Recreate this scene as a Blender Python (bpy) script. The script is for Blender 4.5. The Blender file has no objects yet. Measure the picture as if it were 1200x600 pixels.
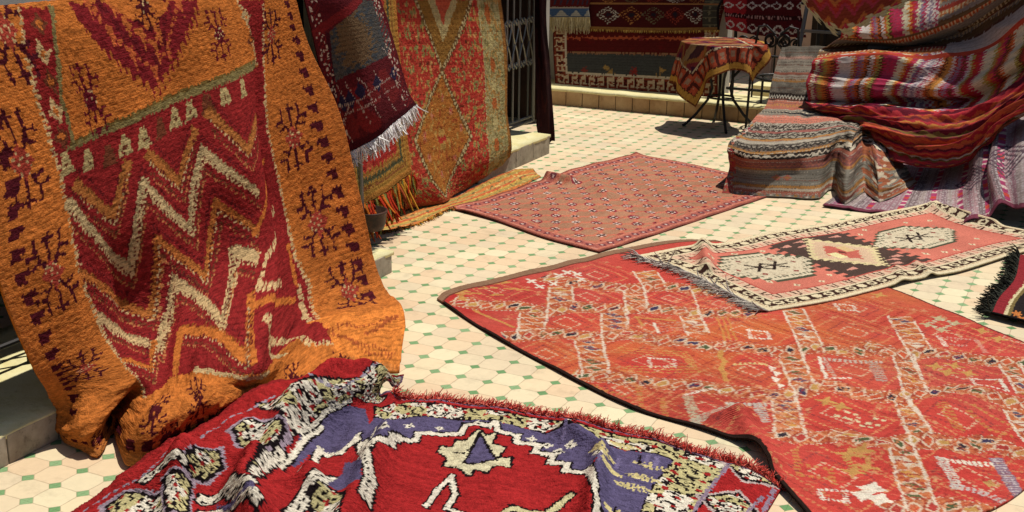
import bpy, math, random
import numpy as np
rnd = random.Random(7)
R = math.radians
# ---------------------------------------------------------------- camera geometry
# world frame: x runs across the paving lattice, y runs along the shop steps, z up
T = .115                                     # pitch of the paving lattice in metres
FOC, PITCH, ROLL, YAW, CAMH = 1454.2824, .2911, .0140, -.4532, 15.7747 * T
cp, sp, cr, sr = math.cos(PITCH), math.sin(PITCH), math.cos(ROLL), math.sin(ROLL)
cy, sy = math.cos(YAW), math.sin(YAW)
def ray(px, py):
    uu, vv = (px - 600) / FOC, (py - 300) / FOC
    u, v = cr * uu + sr * vv, -sr * uu + cr * vv
    X, Y, Z = u, cp - sp * v, -sp - cp * v
    return (X * cy + Y * sy, -X * sy + Y * cy, Z)
def G(px, py, z=0.):                         # sight line meets the level z
    d = ray(px, py); t = (z - CAMH) / d[2]
    return np.array([t * d[0], t * d[1], z])
def g2(px, py, z=0.): return tuple(G(px, py, z)[:2])
def WX(px, py, x):                           # sight line meets an upright plane x = const
    d = ray(px, py); t = x / d[0]
    return np.array([x, t * d[1], CAMH + t * d[2]])
def WY(px, py, y):
    d = ray(px, py); t = y / d[1]
    return np.array([t * d[0], y, CAMH + t * d[2]])

scene = bpy.context.scene
COL = scene.collection
# ---------------------------------------------------------------- noise, colour
def hsh(i, j, s=0):
    n = (i.astype(np.int64) * 73856093) ^ (j.astype(np.int64) * 19349663) ^ (s * 83492791 + 977)
    n = (n ^ (n >> 13)) * 1274126177 & 0x7fffffff
    n = (n ^ (n >> 15)) * 668265263 & 0x7fffffff
    n = n ^ (n >> 12)
    return (n & 0xffff) / 65535.
def vn(x, y, s=0):
    x = np.asarray(x, float); y = np.asarray(y, float)
    i, j = np.floor(x), np.floor(y); fx, fy = x - i, y - j
    fx = fx * fx * (3 - 2 * fx); fy = fy * fy * (3 - 2 * fy)
    a, b, c, d = hsh(i, j, s), hsh(i + 1, j, s), hsh(i, j + 1, s), hsh(i + 1, j + 1, s)
    return (a * (1 - fx) + b * fx) * (1 - fy) + (c * (1 - fx) + d * fx) * fy - .5
def fbm(x, y, s=0, o=3):
    r = 0; a = 1
    for k in range(o): r = r + a * vn(x * 2 ** k, y * 2 ** k, s + k); a *= .5
    return r
ALB = .74
def C(r, g, b, k=ALB):
    o = []
    for c in (r, g, b):
        c /= 255.; o.append((c / 12.92 if c <= .04045 else ((c + .055) / 1.055) ** 2.4) * k)
    return np.array(o)

# ---------------------------------------------------------------- materials
def mat(name, col=(.5, .5, .5), rough=.8, metal=0., spec=.3):
    m = bpy.data.materials.new(name); m.use_nodes = True
    b = m.node_tree.nodes['Principled BSDF']
    b.inputs['Base Color'].default_value = (*col, 1); b.inputs['Roughness'].default_value = rough
    b.inputs['Metallic'].default_value = metal; b.inputs['Specular IOR Level'].default_value = spec
    return m
def N(m, t, **kw):
    n = m.node_tree.nodes.new(t)
    for k, v in kw.items():
        if k in n.inputs: n.inputs[k].default_value = v
        else: setattr(n, k, v)
    return n
def Lk(m, a, b): m.node_tree.links.new(a, b)
def math_n(m, op, a, b=None, c=None):
    n = m.node_tree.nodes.new('ShaderNodeMath'); n.operation = op
    for k, v in enumerate((a, b, c)):
        if v is None: continue
        if isinstance(v, (int, float)): n.inputs[k].default_value = v
        else: Lk(m, v, n.inputs[k])
    return n.outputs[0]
def wool(name, knot=.006, bump=.5, fleck=.25, sheen=.25, rib=0.):
    """woven wool: dyed colour from the mesh, yarn flecks and knot relief from nodes"""
    m = mat(name, rough=.95, spec=.04); b = m.node_tree.nodes['Principled BSDF']
    b.inputs['Sheen Weight'].default_value = 0.
    at = N(m, 'ShaderNodeAttribute', attribute_name='dye')
    uv = N(m, 'ShaderNodeUVMap', uv_map='cloth')
    n1 = N(m, 'ShaderNodeTexNoise', Scale=1 / knot, Detail=3., Roughness=.65); Lk(m, uv.outputs[0], n1.inputs['Vector'])
    n2 = N(m, 'ShaderNodeTexVoronoi', Scale=.8 / knot); Lk(m, uv.outputs[0], n2.inputs['Vector'])
    mp = N(m, 'ShaderNodeMapRange'); Lk(m, n1.outputs[0], mp.inputs[0])
    mp.inputs[1].default_value = .3; mp.inputs[2].default_value = .7
    mp.inputs[3].default_value = 1 - fleck; mp.inputs[4].default_value = 1 + fleck
    mx = N(m, 'ShaderNodeVectorMath', operation='SCALE'); Lk(m, at.outputs[0], mx.inputs[0]); Lk(m, mp.outputs[0], mx.inputs['Scale'])
    Lk(m, mx.outputs[0], b.inputs['Base Color'])
    h = math_n(m, 'ADD', n1.outputs[0], math_n(m, 'MULTIPLY', n2.outputs[0], -.7))
    if rib:
        w = N(m, 'ShaderNodeTexWave', Scale=rib, Distortion=.6); w.bands_direction = 'Y'
        Lk(m, uv.outputs[0], w.inputs[0]); h = math_n(m, 'ADD', h, math_n(m, 'MULTIPLY', w.outputs[1], .6))
    bp = N(m, 'ShaderNodeBump', Strength=bump, Distance=knot * .8); Lk(m, h, bp.inputs['Height'])
    Lk(m, bp.outputs[0], b.inputs['Normal'])
    return m
W_PILE = wool('thick_wool_pile', .005, .7, .34, .3)
W_FLAT = wool('flat_woven_wool', .005, .5, .22, .12, rib=60)
W_FINE = wool('short_wool_pile', .006, .6, .25, .12)

# ---------------------------------------------------------------- mesh building
def mesh_obj(name, V, quads, m, parent=None, dye=None, uv=None, smooth=True, tris=None):
    V = np.ascontiguousarray(V, np.float32); me = bpy.data.meshes.new(name)
    quads = np.ascontiguousarray(quads, np.int32)
    n4 = len(quads); n3 = 0 if tris is None else len(tris)
    li = quads.ravel()
    if n3: li = np.concatenate([li, np.ascontiguousarray(tris, np.int32).ravel()])
    me.vertices.add(len(V)); me.vertices.foreach_set('co', V.ravel())
    me.loops.add(len(li)); me.loops.foreach_set('vertex_index', li)
    me.polygons.add(n4 + n3)
    st = np.concatenate([np.arange(n4) * 4, n4 * 4 + np.arange(n3) * 3]).astype(np.int32)
    me.polygons.foreach_set('loop_start', st)
    if smooth: me.polygons.foreach_set('use_smooth', np.ones(n4 + n3, bool))
    me.update(calc_edges=True); me.validate()
    if dye is not None:
        a = me.color_attributes.new('dye', 'FLOAT_COLOR', 'POINT')
        d = np.ones((len(V), 4), np.float32); d[:, :3] = dye; a.data.foreach_set('color', d.ravel())
    if uv is not None:
        l = me.uv_layers.new(name='cloth'); l.data.foreach_set('uv', np.ascontiguousarray(uv, np.float32)[li].ravel())
    o = bpy.data.objects.new(name, me); COL.objects.link(o)
    me.materials.append(m)
    if parent is not None: o.parent = parent
    return o
def tag(o, label=None, cat=None, group=None, kind=None):
    if label: o['label'] = label
    if cat: o['category'] = cat
    if group: o['group'] = group
    if kind: o['kind'] = kind
    return o
def empty(name, loc, label, cat, group=None):
    o = bpy.data.objects.new(name, None); COL.objects.link(o); o.location = loc
    o.empty_display_size = .1
    return tag(o, label, cat, group)
class MB:
    """collects boxes, tubes, prisms; build() links one mesh object (coordinates are world, made local to the parent)"""
    def __init__(s): s.v = []; s.f = []
    def add(s, V, F):
        k = len(s.v); s.v += [tuple(map(float, p)) for p in V]; s.f += [tuple(i + k for i in f) for f in F]
    def box(s, lo, hi, bev=0.):
        (x0, y0, z0), (x1, y1, z1) = lo, hi; b = bev
        if b <= 0:
            V = [(x, y, z) for z in (z0, z1) for y in (y0, y1) for x in (x0, x1)]
            s.add(V, [(0, 2, 3, 1), (4, 5, 7, 6), (0, 1, 5, 4), (2, 6, 7, 3), (0, 4, 6, 2), (1, 3, 7, 5)])
        else:
            V = []
            for z, q in ((z0, b), (z0 + b, 0), (z1 - b, 0), (z1, b)):
                V += [(x0 + q + b * (not q), y0 + q, z), (x1 - q - b * (not q), y0 + q, z), (x1 - q, y0 + q + b * (not q), z), (x1 - q, y1 - q - b * (not q), z),
                      (x1 - q - b * (not q), y1 - q, z), (x0 + q + b * (not q), y1 - q, z), (x0 + q, y1 - q - b * (not q), z), (x0 + q, y0 + q + b * (not q), z)]
            F = [tuple(range(7, -1, -1)), tuple(range(24, 32))]
            for r in range(3):
                for i in range(8): F.append((r * 8 + i, r * 8 + (i + 1) % 8, r * 8 + 8 + (i + 1) % 8, r * 8 + 8 + i))
            s.add(V, F)
    def tube(s, pts, r, n=8, closed=False):
        pts = [np.array(p, float) for p in pts]; m = len(pts)
        rr = r if isinstance(r, (list, tuple)) else [r] * m
        ring = []; up = None
        for i, p in enumerate(pts):
            a = pts[(i - 1) % m] if (closed or i) else p; b = pts[(i + 1) % m] if (closed or i < m - 1) else p
            t = b - a; t = t / (np.linalg.norm(t) + 1e-9)
            if up is None: up = np.array([0, 0, 1.]) if abs(t[2]) < .9 else np.array([1., 0, 0])
            e = up - t * (up @ t); e = e / (np.linalg.norm(e) + 1e-9); up = e; f = np.cross(t, e)
            ring.append([p + rr[i] * (e * math.cos(k * 2 * math.pi / n) + f * math.sin(k * 2 * math.pi / n)) for k in range(n)])
        V = [q for rg in ring for q in rg]; F = []
        for i in range(m if closed else m - 1):
            j = (i + 1) % m
            for k in range(n): F.append((i * n + k, i * n + (k + 1) % n, j * n + (k + 1) % n, j * n + k))
        if not closed: F += [tuple(range(n - 1, -1, -1)), tuple(range((m - 1) * n, m * n))]
        s.add(V, F)
    def build(s, name, m, parent=None, smooth=False, dye=None):
        off = np.array(parent.matrix_basis.translation) if parent is not None else np.zeros(3)
        me = bpy.data.meshes.new(name); me.from_pydata([tuple(np.array(p) - off) for p in s.v], [], s.f); me.update()
        if smooth: me.polygons.foreach_set('use_smooth', [True] * len(me.polygons))
        me.materials.append(m)
        o = bpy.data.objects.new(name, me); COL.objects.link(o)
        if parent is not None: o.parent = parent
        return o

# ---------------------------------------------------------------- cloth sheets
def spl(n, kn, t):
    """natural-ish Catmull-Rom weights: knots kn (n values), samples t -> (len(t), n)"""
    kn = np.asarray(kn, float); W = np.zeros((len(t), n))
    for a, x in enumerate(t):
        i = min(max(np.searchsorted(kn, x, side='right') - 1, 0), n - 2)
        h = kn[i + 1] - kn[i]; s = (x - kn[i]) / h
        h00, h10 = (1 + 2 * s) * (1 - s) ** 2, s * (1 - s) ** 2
        h01, h11 = s * s * (3 - 2 * s), s * s * (s - 1)
        W[a, i] += h00; W[a, i + 1] += h01
        if i > 0: d = kn[i + 1] - kn[i - 1]; W[a, i + 1] += h10 * h / d; W[a, i - 1] -= h10 * h / d
        else: W[a, i + 1] += h10; W[a, i] -= h10
        if i + 2 < n: d = kn[i + 2] - kn[i]; W[a, i + 2] += h11 * h / d; W[a, i] -= h11 * h / d
        else: W[a, i + 1] += h11; W[a, i] -= h11
    return W
def spline_grid(ctrl, ku, kv, nu, nv):
    """ctrl[row v][col u] of 3-D points -> (nv, nu, 3)"""
    c = np.array(ctrl, float); u = np.linspace(0, 1, nu); v = np.linspace(0, 1, nv)
    return np.einsum('ai,ijk,bj->abk', spl(len(kv), kv, v), c, spl(len(ku), ku, u))
def coons(top, bot, left, right, nu, nv):
    """edge polylines (top,bot run with u; left,right run with v) -> (nv, nu, 2)"""
    def ev(p, n):
        p = np.array(p, float)
        if len(p) == 2: t = np.linspace(0, 1, n)[:, None]; return p[0] * (1 - t) + p[1] * t
        d = np.concatenate([[0], np.cumsum(np.linalg.norm(np.diff(p, axis=0), axis=1))]); d /= d[-1]
        return spl(len(p), d, np.linspace(0, 1, n)) @ p
    t_, b_, l_, r_ = ev(top, nu), ev(bot, nu), ev(left, nv), ev(right, nv)
    u = np.linspace(0, 1, nu)[None, :, None]; v = np.linspace(0, 1, nv)[:, None, None]
    P = (1 - v) * t_[None] + v * b_[None] + (1 - u) * l_[:, None] + u * r_[:, None]
    return P - ((1 - u) * (1 - v) * t_[0] + u * (1 - v) * t_[-1] + (1 - u) * v * b_[0] + u * v * b_[-1])
def normals(P):
    du = np.gradient(P, axis=1); dv = np.gradient(P, axis=0)
    n = np.cross(du, dv); n /= np.linalg.norm(n, axis=2, keepdims=True) + 1e-12
    return n
def arclen(P):
    du = np.linalg.norm(np.diff(P, axis=1), axis=2).mean(0); dv = np.linalg.norm(np.diff(P, axis=0), axis=2).mean(1)
    return np.concatenate([[0], np.cumsum(du)]), np.concatenate([[0], np.cumsum(dv)])
def sheet(name, P, dye, m, parent=None, thick=.008, back=None, flip=False, pile=0., knot=.006, seed=1, uvs=None, keep=None):
    """a cloth with two faces and a rim. P (nv,nu,3) is the face, dye (nv,nu,3) its colours; the back sits thick behind"""
    nv, nu = P.shape[:2]; n = normals(P) * (-1 if flip else 1)
    su, sv = arclen(P) if uvs is None else uvs
    U, Vv = np.meshgrid(su, sv)
    if pile:
        rw = np.abs((Vv / knot) % 1 - .5); q = vn(U / knot / 1.7, Vv / knot, seed) + .5 * vn(U / knot * 1.3, Vv / knot * 2.1, seed + 5) - rw * .9
        F = P + n * (q * pile)[..., None]
    else: F = P
    Bk = P - n * thick
    if back is None: back = dye * .6
    V = np.concatenate([F.reshape(-1, 3), Bk.reshape(-1, 3)])
    D = np.concatenate([dye.reshape(-1, 3), np.broadcast_to(back, dye.shape).reshape(-1, 3)])
    uv = np.stack([U.ravel(), Vv.ravel()], 1); uv = np.concatenate([uv, uv])
    idx = np.arange(nu * nv).reshape(nv, nu); a, b, c, d = idx[:-1, :-1], idx[:-1, 1:], idx[1:, 1:], idx[1:, :-1]
    q = np.stack([a, b, c, d], -1).reshape(-1, 4)
    if flip: q = q[:, ::-1]
    k = nu * nv; qs = [q, q[:, ::-1] + k]
    ring = np.concatenate([idx[0, :], idx[1:, -1], idx[-1, -2::-1], idx[-2:0:-1, 0]])
    r2 = np.roll(ring, -1); e = np.stack([ring, ring + k, r2 + k, r2], 1)
    if flip: e = e[:, ::-1]
    qs.append(e)
    if keep is not None:
        kq = (keep[:-1, :-1] & keep[1:, 1:]).ravel(); qs = [qs[0][kq], qs[1][kq]]
    if parent is not None: V = V - np.array(parent.matrix_basis.translation)
    return mesh_obj(name, V, np.concatenate(qs), m, parent, np.clip(D, .002, .95), uv)
def strands(name, roots, dirs, length, m, parent, cols, w=.003, seed=3, droop=0., seg=4, wob=.35, floor=None):
    """fringe: each strand a tapered three-sided yarn"""
    rg = np.random.RandomState(seed); V = []; Q = []; D = []; UV = []
    roots = np.asarray(roots, float); dirs = np.asarray(dirs, float); k = 0
    for i, (p, d) in enumerate(zip(roots, dirs)):
        L = length * (.6 + .7 * rg.rand()); d = d / (np.linalg.norm(d) + 1e-9)
        d = d + rg.randn(3) * wob * .5; s = np.cross(d, [0, 0, 1.]); s = s / (np.linalg.norm(s) + 1e-9); t = np.cross(s, d); t /= np.linalg.norm(t) + 1e-9
        c = np.array(cols[rg.randint(len(cols))]) * (.75 + .5 * rg.rand()); q = p.copy(); cv = rg.randn(3) * wob
        for j in range(seg + 1):
            f = j / seg; r = w * (1 - .6 * f)
            for a in (0, 2.1, 4.2):
                x = q + r * (s * math.cos(a) + t * math.sin(a))
                if floor is not None: x[2] = max(x[2], floor)
                V.append(x); D.append(c); UV.append((i * .01, f * L))
            if j < seg:
                for a in range(3): b = k + j * 3; Q.append((b + a, b + (a + 1) % 3, b + 3 + (a + 1) % 3, b + 3 + a))
            q = q + d * L / seg; d = d + cv * .25 + np.array([0, 0, -droop]); d = d / np.linalg.norm(d)
            if floor is not None and q[2] < floor + r: q[2] = floor + r; d[2] = max(d[2], 0)
        k += 3 * (seg + 1)
    V = np.array(V)
    if parent is not None: V = V - np.array(parent.matrix_basis.translation)
    return mesh_obj(name, V, np.array(Q), m, parent, np.clip(np.array(D), .002, .95), np.array(UV))
def origin_to(o, p):
    """move a mesh's origin to p without moving the mesh"""
    p = np.array(p, float); n = len(o.data.vertices); a = np.empty(n * 3, np.float32)
    o.data.vertices.foreach_get('co', a); a = a.reshape(-1, 3) - p.astype(np.float32); o.data.vertices.foreach_set('co', a.ravel())
    o.data.update(); o.location = tuple(p)

# ---------------------------------------------------------------- weaving patterns
class Paint:
    def __init__(s, X, Y, base): s.X, s.Y = X, Y; s.c = np.ones(X.shape + (3,)) * np.asarray(base)
    def jag(s, k, amt=1., seed=5, rot=0.):
        """read the design knot by knot, so that edges step like weaving"""
        c_, s_ = math.cos(rot), math.sin(rot); x, y = s.X * c_ + s.Y * s_, -s.X * s_ + s.Y * c_
        i, j = np.floor(x / k), np.floor(y / k)
        x, y = (i + .5 + (hsh(i, j, seed) - .5) * amt) * k, (j + .5 + (hsh(i, j, seed + 1) - .5) * amt) * k
        s.X, s.Y = x * c_ - y * s_, x * s_ + y * c_; return s
    def fill(s, mk, col, a=1.):
        col = np.asarray(col)
        if a >= 1: s.c[mk] = col if col.ndim == 1 else col[mk]
        else: s.c[mk] = s.c[mk] * (1 - a) + col * a
    def near(s, p, q, w):
        x0, x1 = min(p[0], q[0]) - w, max(p[0], q[0]) + w; y0, y1 = min(p[1], q[1]) - w, max(p[1], q[1]) + w
        return np.nonzero((s.X > x0) & (s.X < x1) & (s.Y > y0) & (s.Y < y1))
    def line(s, pts, w, col, dash=0., duty=.6, a=1.):
        acc = 0.
        for p, q in zip(pts[:-1], pts[1:]):
            ix = s.near(p, q, w)
            dx, dy = q[0] - p[0], q[1] - p[1]; L = math.hypot(dx, dy) + 1e-9
            x, y = s.X[ix] - p[0], s.Y[ix] - p[1]; t = (x * dx + y * dy) / L; d = np.abs(x * dy - y * dx) / L
            m = (d < w / 2) & (t > -w / 2) & (t < L + w / 2)
            if dash: m &= ((t + acc) / dash) % 1 < duty
            acc += L; k = tuple(i[m] for i in ix); s.c[k] = s.c[k] * (1 - a) + np.asarray(col) * a
    def poly(s, pts, col, a=1.):
        P = np.array(pts); lo, hi = P.min(0), P.max(0); ix = s.near(lo, hi, 0)
        x, y = s.X[ix], s.Y[ix]; m = np.zeros(x.shape, bool)
        for (x0, y0), (x1, y1) in zip(P, np.roll(P, -1, 0)):
            if y0 == y1: continue
            m ^= ((y0 > y) != (y1 > y)) & (x < (x1 - x0) * (y - y0) / (y1 - y0) + x0)
        k = tuple(i[m] for i in ix); s.c[k] = s.c[k] * (1 - a) + np.asarray(col) * a
    def local(s, pts, hw):
        """yield (index, s along, t across in -1..1) for each leg of a band"""
        acc = 0.
        for p, q in zip(pts[:-1], pts[1:]):
            ix = s.near(p, q, hw * 1.2); dx, dy = q[0] - p[0], q[1] - p[1]; L = math.hypot(dx, dy) + 1e-9
            x, y = s.X[ix] - p[0], s.Y[ix] - p[1]; t = (x * dx + y * dy) / L; d = (x * dy - y * dx) / L / hw
            m = (np.abs(d) < 1) & (t > -hw * .3) & (t < L + hw * .3)
            yield tuple(i[m] for i in ix), t[m] + acc, d[m]; acc += L
    def star(s, c, r, col, n=8, inner=.5, ax=1.):
        s.poly([(c[0] + ax * r * (1 if k % 2 == 0 else inner) * math.cos(k * math.pi / n), c[1] + r * (1 if k % 2 == 0 else inner) * math.sin(k * math.pi / n)) for k in range(2 * n)], col)
    def yarn(s, X, Y, seed=9, amt=.12, stripe=.06, knot=.006):
        """uneven dye: knots, weft rows and slow drift; darker lines between knot rows"""
        k = 1 + amt * 2 * vn(X / knot / 1.7, Y / knot, seed) - amt * .9 * (np.abs((Y / knot) % 1 - .5) > .33) + stripe * 2 * vn(X * 1.3, Y / (knot * 2.5), seed + 2) + .12 * fbm(X * 2.3, Y * 2.3, seed + 4)
        l = s.c @ np.array([.3, .55, .15]); s.c = s.c * .88 + l[..., None] * .12; s.c = np.clip(s.c * k[..., None], .003, .95); return s.c
def project(P):
    X = P[..., 0] * cy - P[..., 1] * sy; Y = P[..., 0] * sy + P[..., 1] * cy; Z = P[..., 2] - CAMH
    d = Y * cp - Z * sp; u = X; v = -Y * sp - Z * cp
    return 600 + FOC * (cr * u - sr * v) / d, 300 + FOC * (sr * u + cr * v) / d, d
class Cloth:
    """cloth coordinates (metres along the weave) of a draped sheet, and where sighted points fall on it"""
    def __init__(s, P, su=None, sv=None):
        s.P = P; a, b = arclen(P); s.su = a if su is None else np.linspace(0, su, P.shape[1]); s.sv = b if sv is None else np.linspace(0, sv, P.shape[0])
        s.X, s.Y = np.meshgrid(s.su, s.sv); s.x, s.y, s.d = project(P)
    def at(s, px, py):
        q = (s.x - px) ** 2 + (s.y - py) ** 2; m = q.min()
        k = np.argmin(np.where(q <= max(m * 1.5, 4.), s.d, 1e9)); return (s.X.flat[k], s.Y.flat[k])
    def pts(s, L): return [s.at(*q) for q in L]
def tree_fig(p, c, r, col, mid, hub):
    """the eight-armed plant figure of the pile rugs"""
    for sx in (-1, 1):
        for sy in (-1, 1):
            f = lambda a, b: (c[0] + sx * a * r * .78, c[1] + sy * b * r * 1.15)
            w = r * .105
            p.line([f(.15, .2), f(.55, .62), f(.6, 1.0)], w, col); p.line([f(.55, .62), f(.95, .6)], w, col); p.line([f(.38, .42), f(.78, .32)], w, col)
            p.star(f(.95, .58), r * .10, col, 4, .7); p.star(f(.58, 1.0), r * .10, col, 4, .7)
    for sy in (-1, 1): p.line([(c[0], c[1] + sy * .45 * r), (c[0], c[1] + sy * 1.25 * r)], r * .12, col); p.line([(c[0] - .16 * r, c[1] + sy * 1.1 * r), (c[0] + .16 * r, c[1] + sy * 1.1 * r)], r * .12, col)
    p.poly([(c[0] + r * .42 * math.cos(k * math.pi / 2), c[1] + r * .5 * math.sin(k * math.pi / 2)) for k in range(4)], mid)
    for a in range(-2, 3):
        for b in range(-2, 3):
            if (a + b) % 2: p.star((c[0] + a * r * .13, c[1] + b * r * .13), r * .06, hub, 4, .6)

def soften(P, s, it=1):
    """relax a sheet so that folds stay broad"""
    k = np.exp(-.5 * (np.arange(-3 * s, 3 * s + 1) / s) ** 2); k /= k.sum(); h = 3 * s
    for _ in range(it):
        for ax in (0, 1):
            Q = np.moveaxis(P, ax, 0); E = np.concatenate([2 * Q[:1] - Q[h:0:-1], Q, 2 * Q[-1:] - Q[-2:-h - 2:-1]]); R = sum(k[i] * E[i:i + len(Q)] for i in range(len(k))); P = np.moveaxis(R, 0, ax)
    return P
def crease(x, y, s):
    """sharp-crested wrinkles"""
    return 1 - 2 * np.abs(vn(x, y, s) * 2) + .5 * (1 - 2 * np.abs(vn(x * 2, y * 2, s + 1) * 2))
# ---------------------------------------------------------------- plaster, limed tile, iron
def rough_mat(name, c1, c2, scale=6., rough=.85, bump=.4, dist=.004, joints=0., stain=None):
    m = mat(name, rough=rough, spec=.2); b = m.node_tree.nodes['Principled BSDF']
    g = N(m, 'ShaderNodeNewGeometry')
    n = N(m, 'ShaderNodeTexNoise', Scale=scale, Detail=8., Roughness=.68); Lk(m, g.outputs['Position'], n.inputs['Vector'])
    r = N(m, 'ShaderNodeValToRGB'); Lk(m, n.outputs[0], r.inputs[0]); e = r.color_ramp.elements
    e[0].position = .35; e[0].color = (*c1, 1); e[1].position = .66; e[1].color = (*c2, 1)
    out = r.outputs[0]
    if stain is not None:
        n2 = N(m, 'ShaderNodeTexNoise', Scale=scale * 3.3, Detail=6., Roughness=.75); Lk(m, g.outputs['Position'], n2.inputs['Vector'])
        mr = N(m, 'ShaderNodeMapRange'); Lk(m, n2.outputs[0], mr.inputs[0]); mr.inputs[1].default_value = .55; mr.inputs[2].default_value = .72
        mx = N(m, 'ShaderNodeMix', data_type='RGBA'); Lk(m, mr.outputs[0], mx.inputs['Factor']); Lk(m, out, mx.inputs['A']); mx.inputs['B'].default_value = (*stain, 1); out = mx.outputs['Result']
    Lk(m, out, b.inputs['Base Color'])
    bp = N(m, 'ShaderNodeBump', Strength=bump, Distance=dist); Lk(m, n.outputs[0], bp.inputs['Height']); Lk(m, bp.outputs[0], b.inputs['Normal'])
    return m
M_CREAM = rough_mat('cream_step_paint', C(232, 220, 160), C(246, 238, 190), 9., bump=.9, dist=.012, stain=C(206, 192, 140))
M_LIME = rough_mat('limed_riser_tile', C(150, 138, 120), C(196, 184, 164), 7., bump=.4, stain=C(110, 100, 86))
M_TILE = rough_mat('clay_ledge_tile', C(176, 140, 100), C(214, 182, 140), 5., bump=.3, stain=C(150, 118, 84))
M_MORT = rough_mat('mortar', C(120, 106, 88), C(150, 136, 112), 30.)
M_WALL = rough_mat('pale_plaster', C(196, 190, 178), C(214, 208, 196), 3., stain=C(180, 172, 158))
M_DARK = rough_mat('shade_dark_plaster', C(70, 56, 48, k=.5), C(86, 70, 58, k=.5), 3.)  # gloom of the unlit openings is put into this dark colour
M_PINK = rough_mat('pink_plaster', C(206, 168, 146), C(222, 190, 168), 4.)
M_IRON = mat('black_iron', C(52, 50, 50, k=.7), .5, .6); M_STEEL = mat('grey_painted_steel', C(132, 134, 134), .4, .7); M_GATE = mat('silver_painted_iron', C(176, 178, 170), .42, .6)
def step_block(name, x0, x1, y0, y1, h, n, label, cat, wavy=.0, mf=M_LIME, ends=(False, True)):
    """masonry step: mortar core, a row of riser tiles and a thick painted top"""
    o = empty(name, ((x0 + x1) / 2, (y0 + y1) / 2, 0), label, cat); core = MB(); core.box((x0, y0, 0), (x1, y1, h - .012)); core.build('core', M_MORT, o)
    t = MB(); L = (y1 - y0) / n
    for k in range(n):
        j = rnd.uniform(0, .003); t.box((x1 + .001, y0 + k * L + .0025, .001), (x1 + .009 + j, y0 + (k + 1) * L - .0025, h - .018), .002)
    if ends[1]:
        m = max(1, int((x1 - x0) / L))
        for k in range(m): t.box((x0 + (x1 - x0) / m * k + .003, y1 + .001, .001), (x0 + (x1 - x0) / m * (k + 1) - .003, y1 + .009, h - .018), .002)
    t.build('riser_tiles', mf, o)
    nx, ny = 10, int((y1 - y0) / .03) + 2; xs = np.linspace(x0, x1 + .012, nx); ys = np.linspace(y0, y1 + .012, ny); X, Y = np.meshgrid(xs, ys)
    e = np.minimum(x1 + .012 - X, y1 + .012 - Y); Z = h + .004 * fbm(X * 9, Y * 9, 5) - .010 * np.exp(-(e / .02) ** 2) ; X = X + .006 * (np.abs(x1 + .012 - X) < .001) * vn(Y * 16, Y * 0, 9) * 2
    sheet('painted_top', np.dstack([X, Y, Z]), np.ones((ny, nx, 3)) * .5, M_CREAM, o, thick=.02, flip=False)
    return o
step_block('doorstep', -3.80, -3.05, -1.5, 4.915, .118, 30, 'long cream-topped doorstep running beneath the orange hanging rug', 'step')
step_block('doorstep', -4.42, -3.54, 6.75, 7.83, .145, 4, 'short cream-topped doorstep below the scrolled iron gate', 'step')
# ledge along the far side
o = empty('ledge', (-3.2, 9.95, 0), 'low clay-tiled ledge below the kilims on the far wall', 'ledge')
c = MB(); c.box((-6.2, 9.712, 0), (-1.2, 10.2, .128)); c.build('core', M_MORT, o)
c = MB()
for k in range(33): c.box((-6.2 + k * .1515 + .003, 9.70 - rnd.uniform(0, .003), .001), (-6.2 + (k + 1) * .1515 - .003, 9.711, .122), .002)
c.build('front_tiles', M_TILE, o)
xs, ys = np.linspace(-6.2, -1.2, 160), np.linspace(9.695, 10.2, 12); X, Y = np.meshgrid(xs, ys); sheet('painted_top', np.dstack([X, Y, .143 + .004 * fbm(X * 8, Y * 8, 3) - .008 * np.exp(-((Y - 9.695) / .02) ** 2)]), np.ones(X.shape + (3,)) * .5, M_CREAM, o, thick=.018)
# shop front on the left: piers and dark openings
def wall_boxes(name, m, boxes, label, cat='wall'):
    b = MB(); [b.box(*q) for q in boxes]; o = b.build(name, m); tag(o, label, cat); return o
wl = wall_boxes('shop_wall', M_WALL, [((-3.62, -1.5, 0), (-3.36, 1.7, 2.7)), ((-3.62, 1.7, 1.22), (-3.36, 4.45, 2.7)), ((-3.62, 4.45, 2.15), (-3.36, 5.95, 2.7)),
                              ((-4.25, 5.95, 0), (-3.64, 6.92, 2.7)), ((-4.35, 6.92, 2.2), (-4.08, 8.86, 2.7)), ((-4.8, 8.86, 0), (-4.08, 8.99, 2.7)), ((-4.8, 8.992, 0), (-4.62, 10.3, 2.7))], 'pale plastered shop wall behind the rugs hung on the left side')
rm = wall_boxes('shop_room', M_DARK, [((-7.2, -1.5, -.01), (-7.1, 8.95, 2.7)), ((-7.1, -1.6, -.01), (-3.63, -1.5, 2.7)), ((-7.1, 8.87, -.01), (-4.81, 8.95, 2.7)), ((-7.2, -1.6, 2.71), (-3.3, 9.0, 2.78)), ((-7.1, -1.5, .004), (-4.43, 8.86, .02))], 'unlit shop interior seen through the dark openings on the left', 'room')
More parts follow.
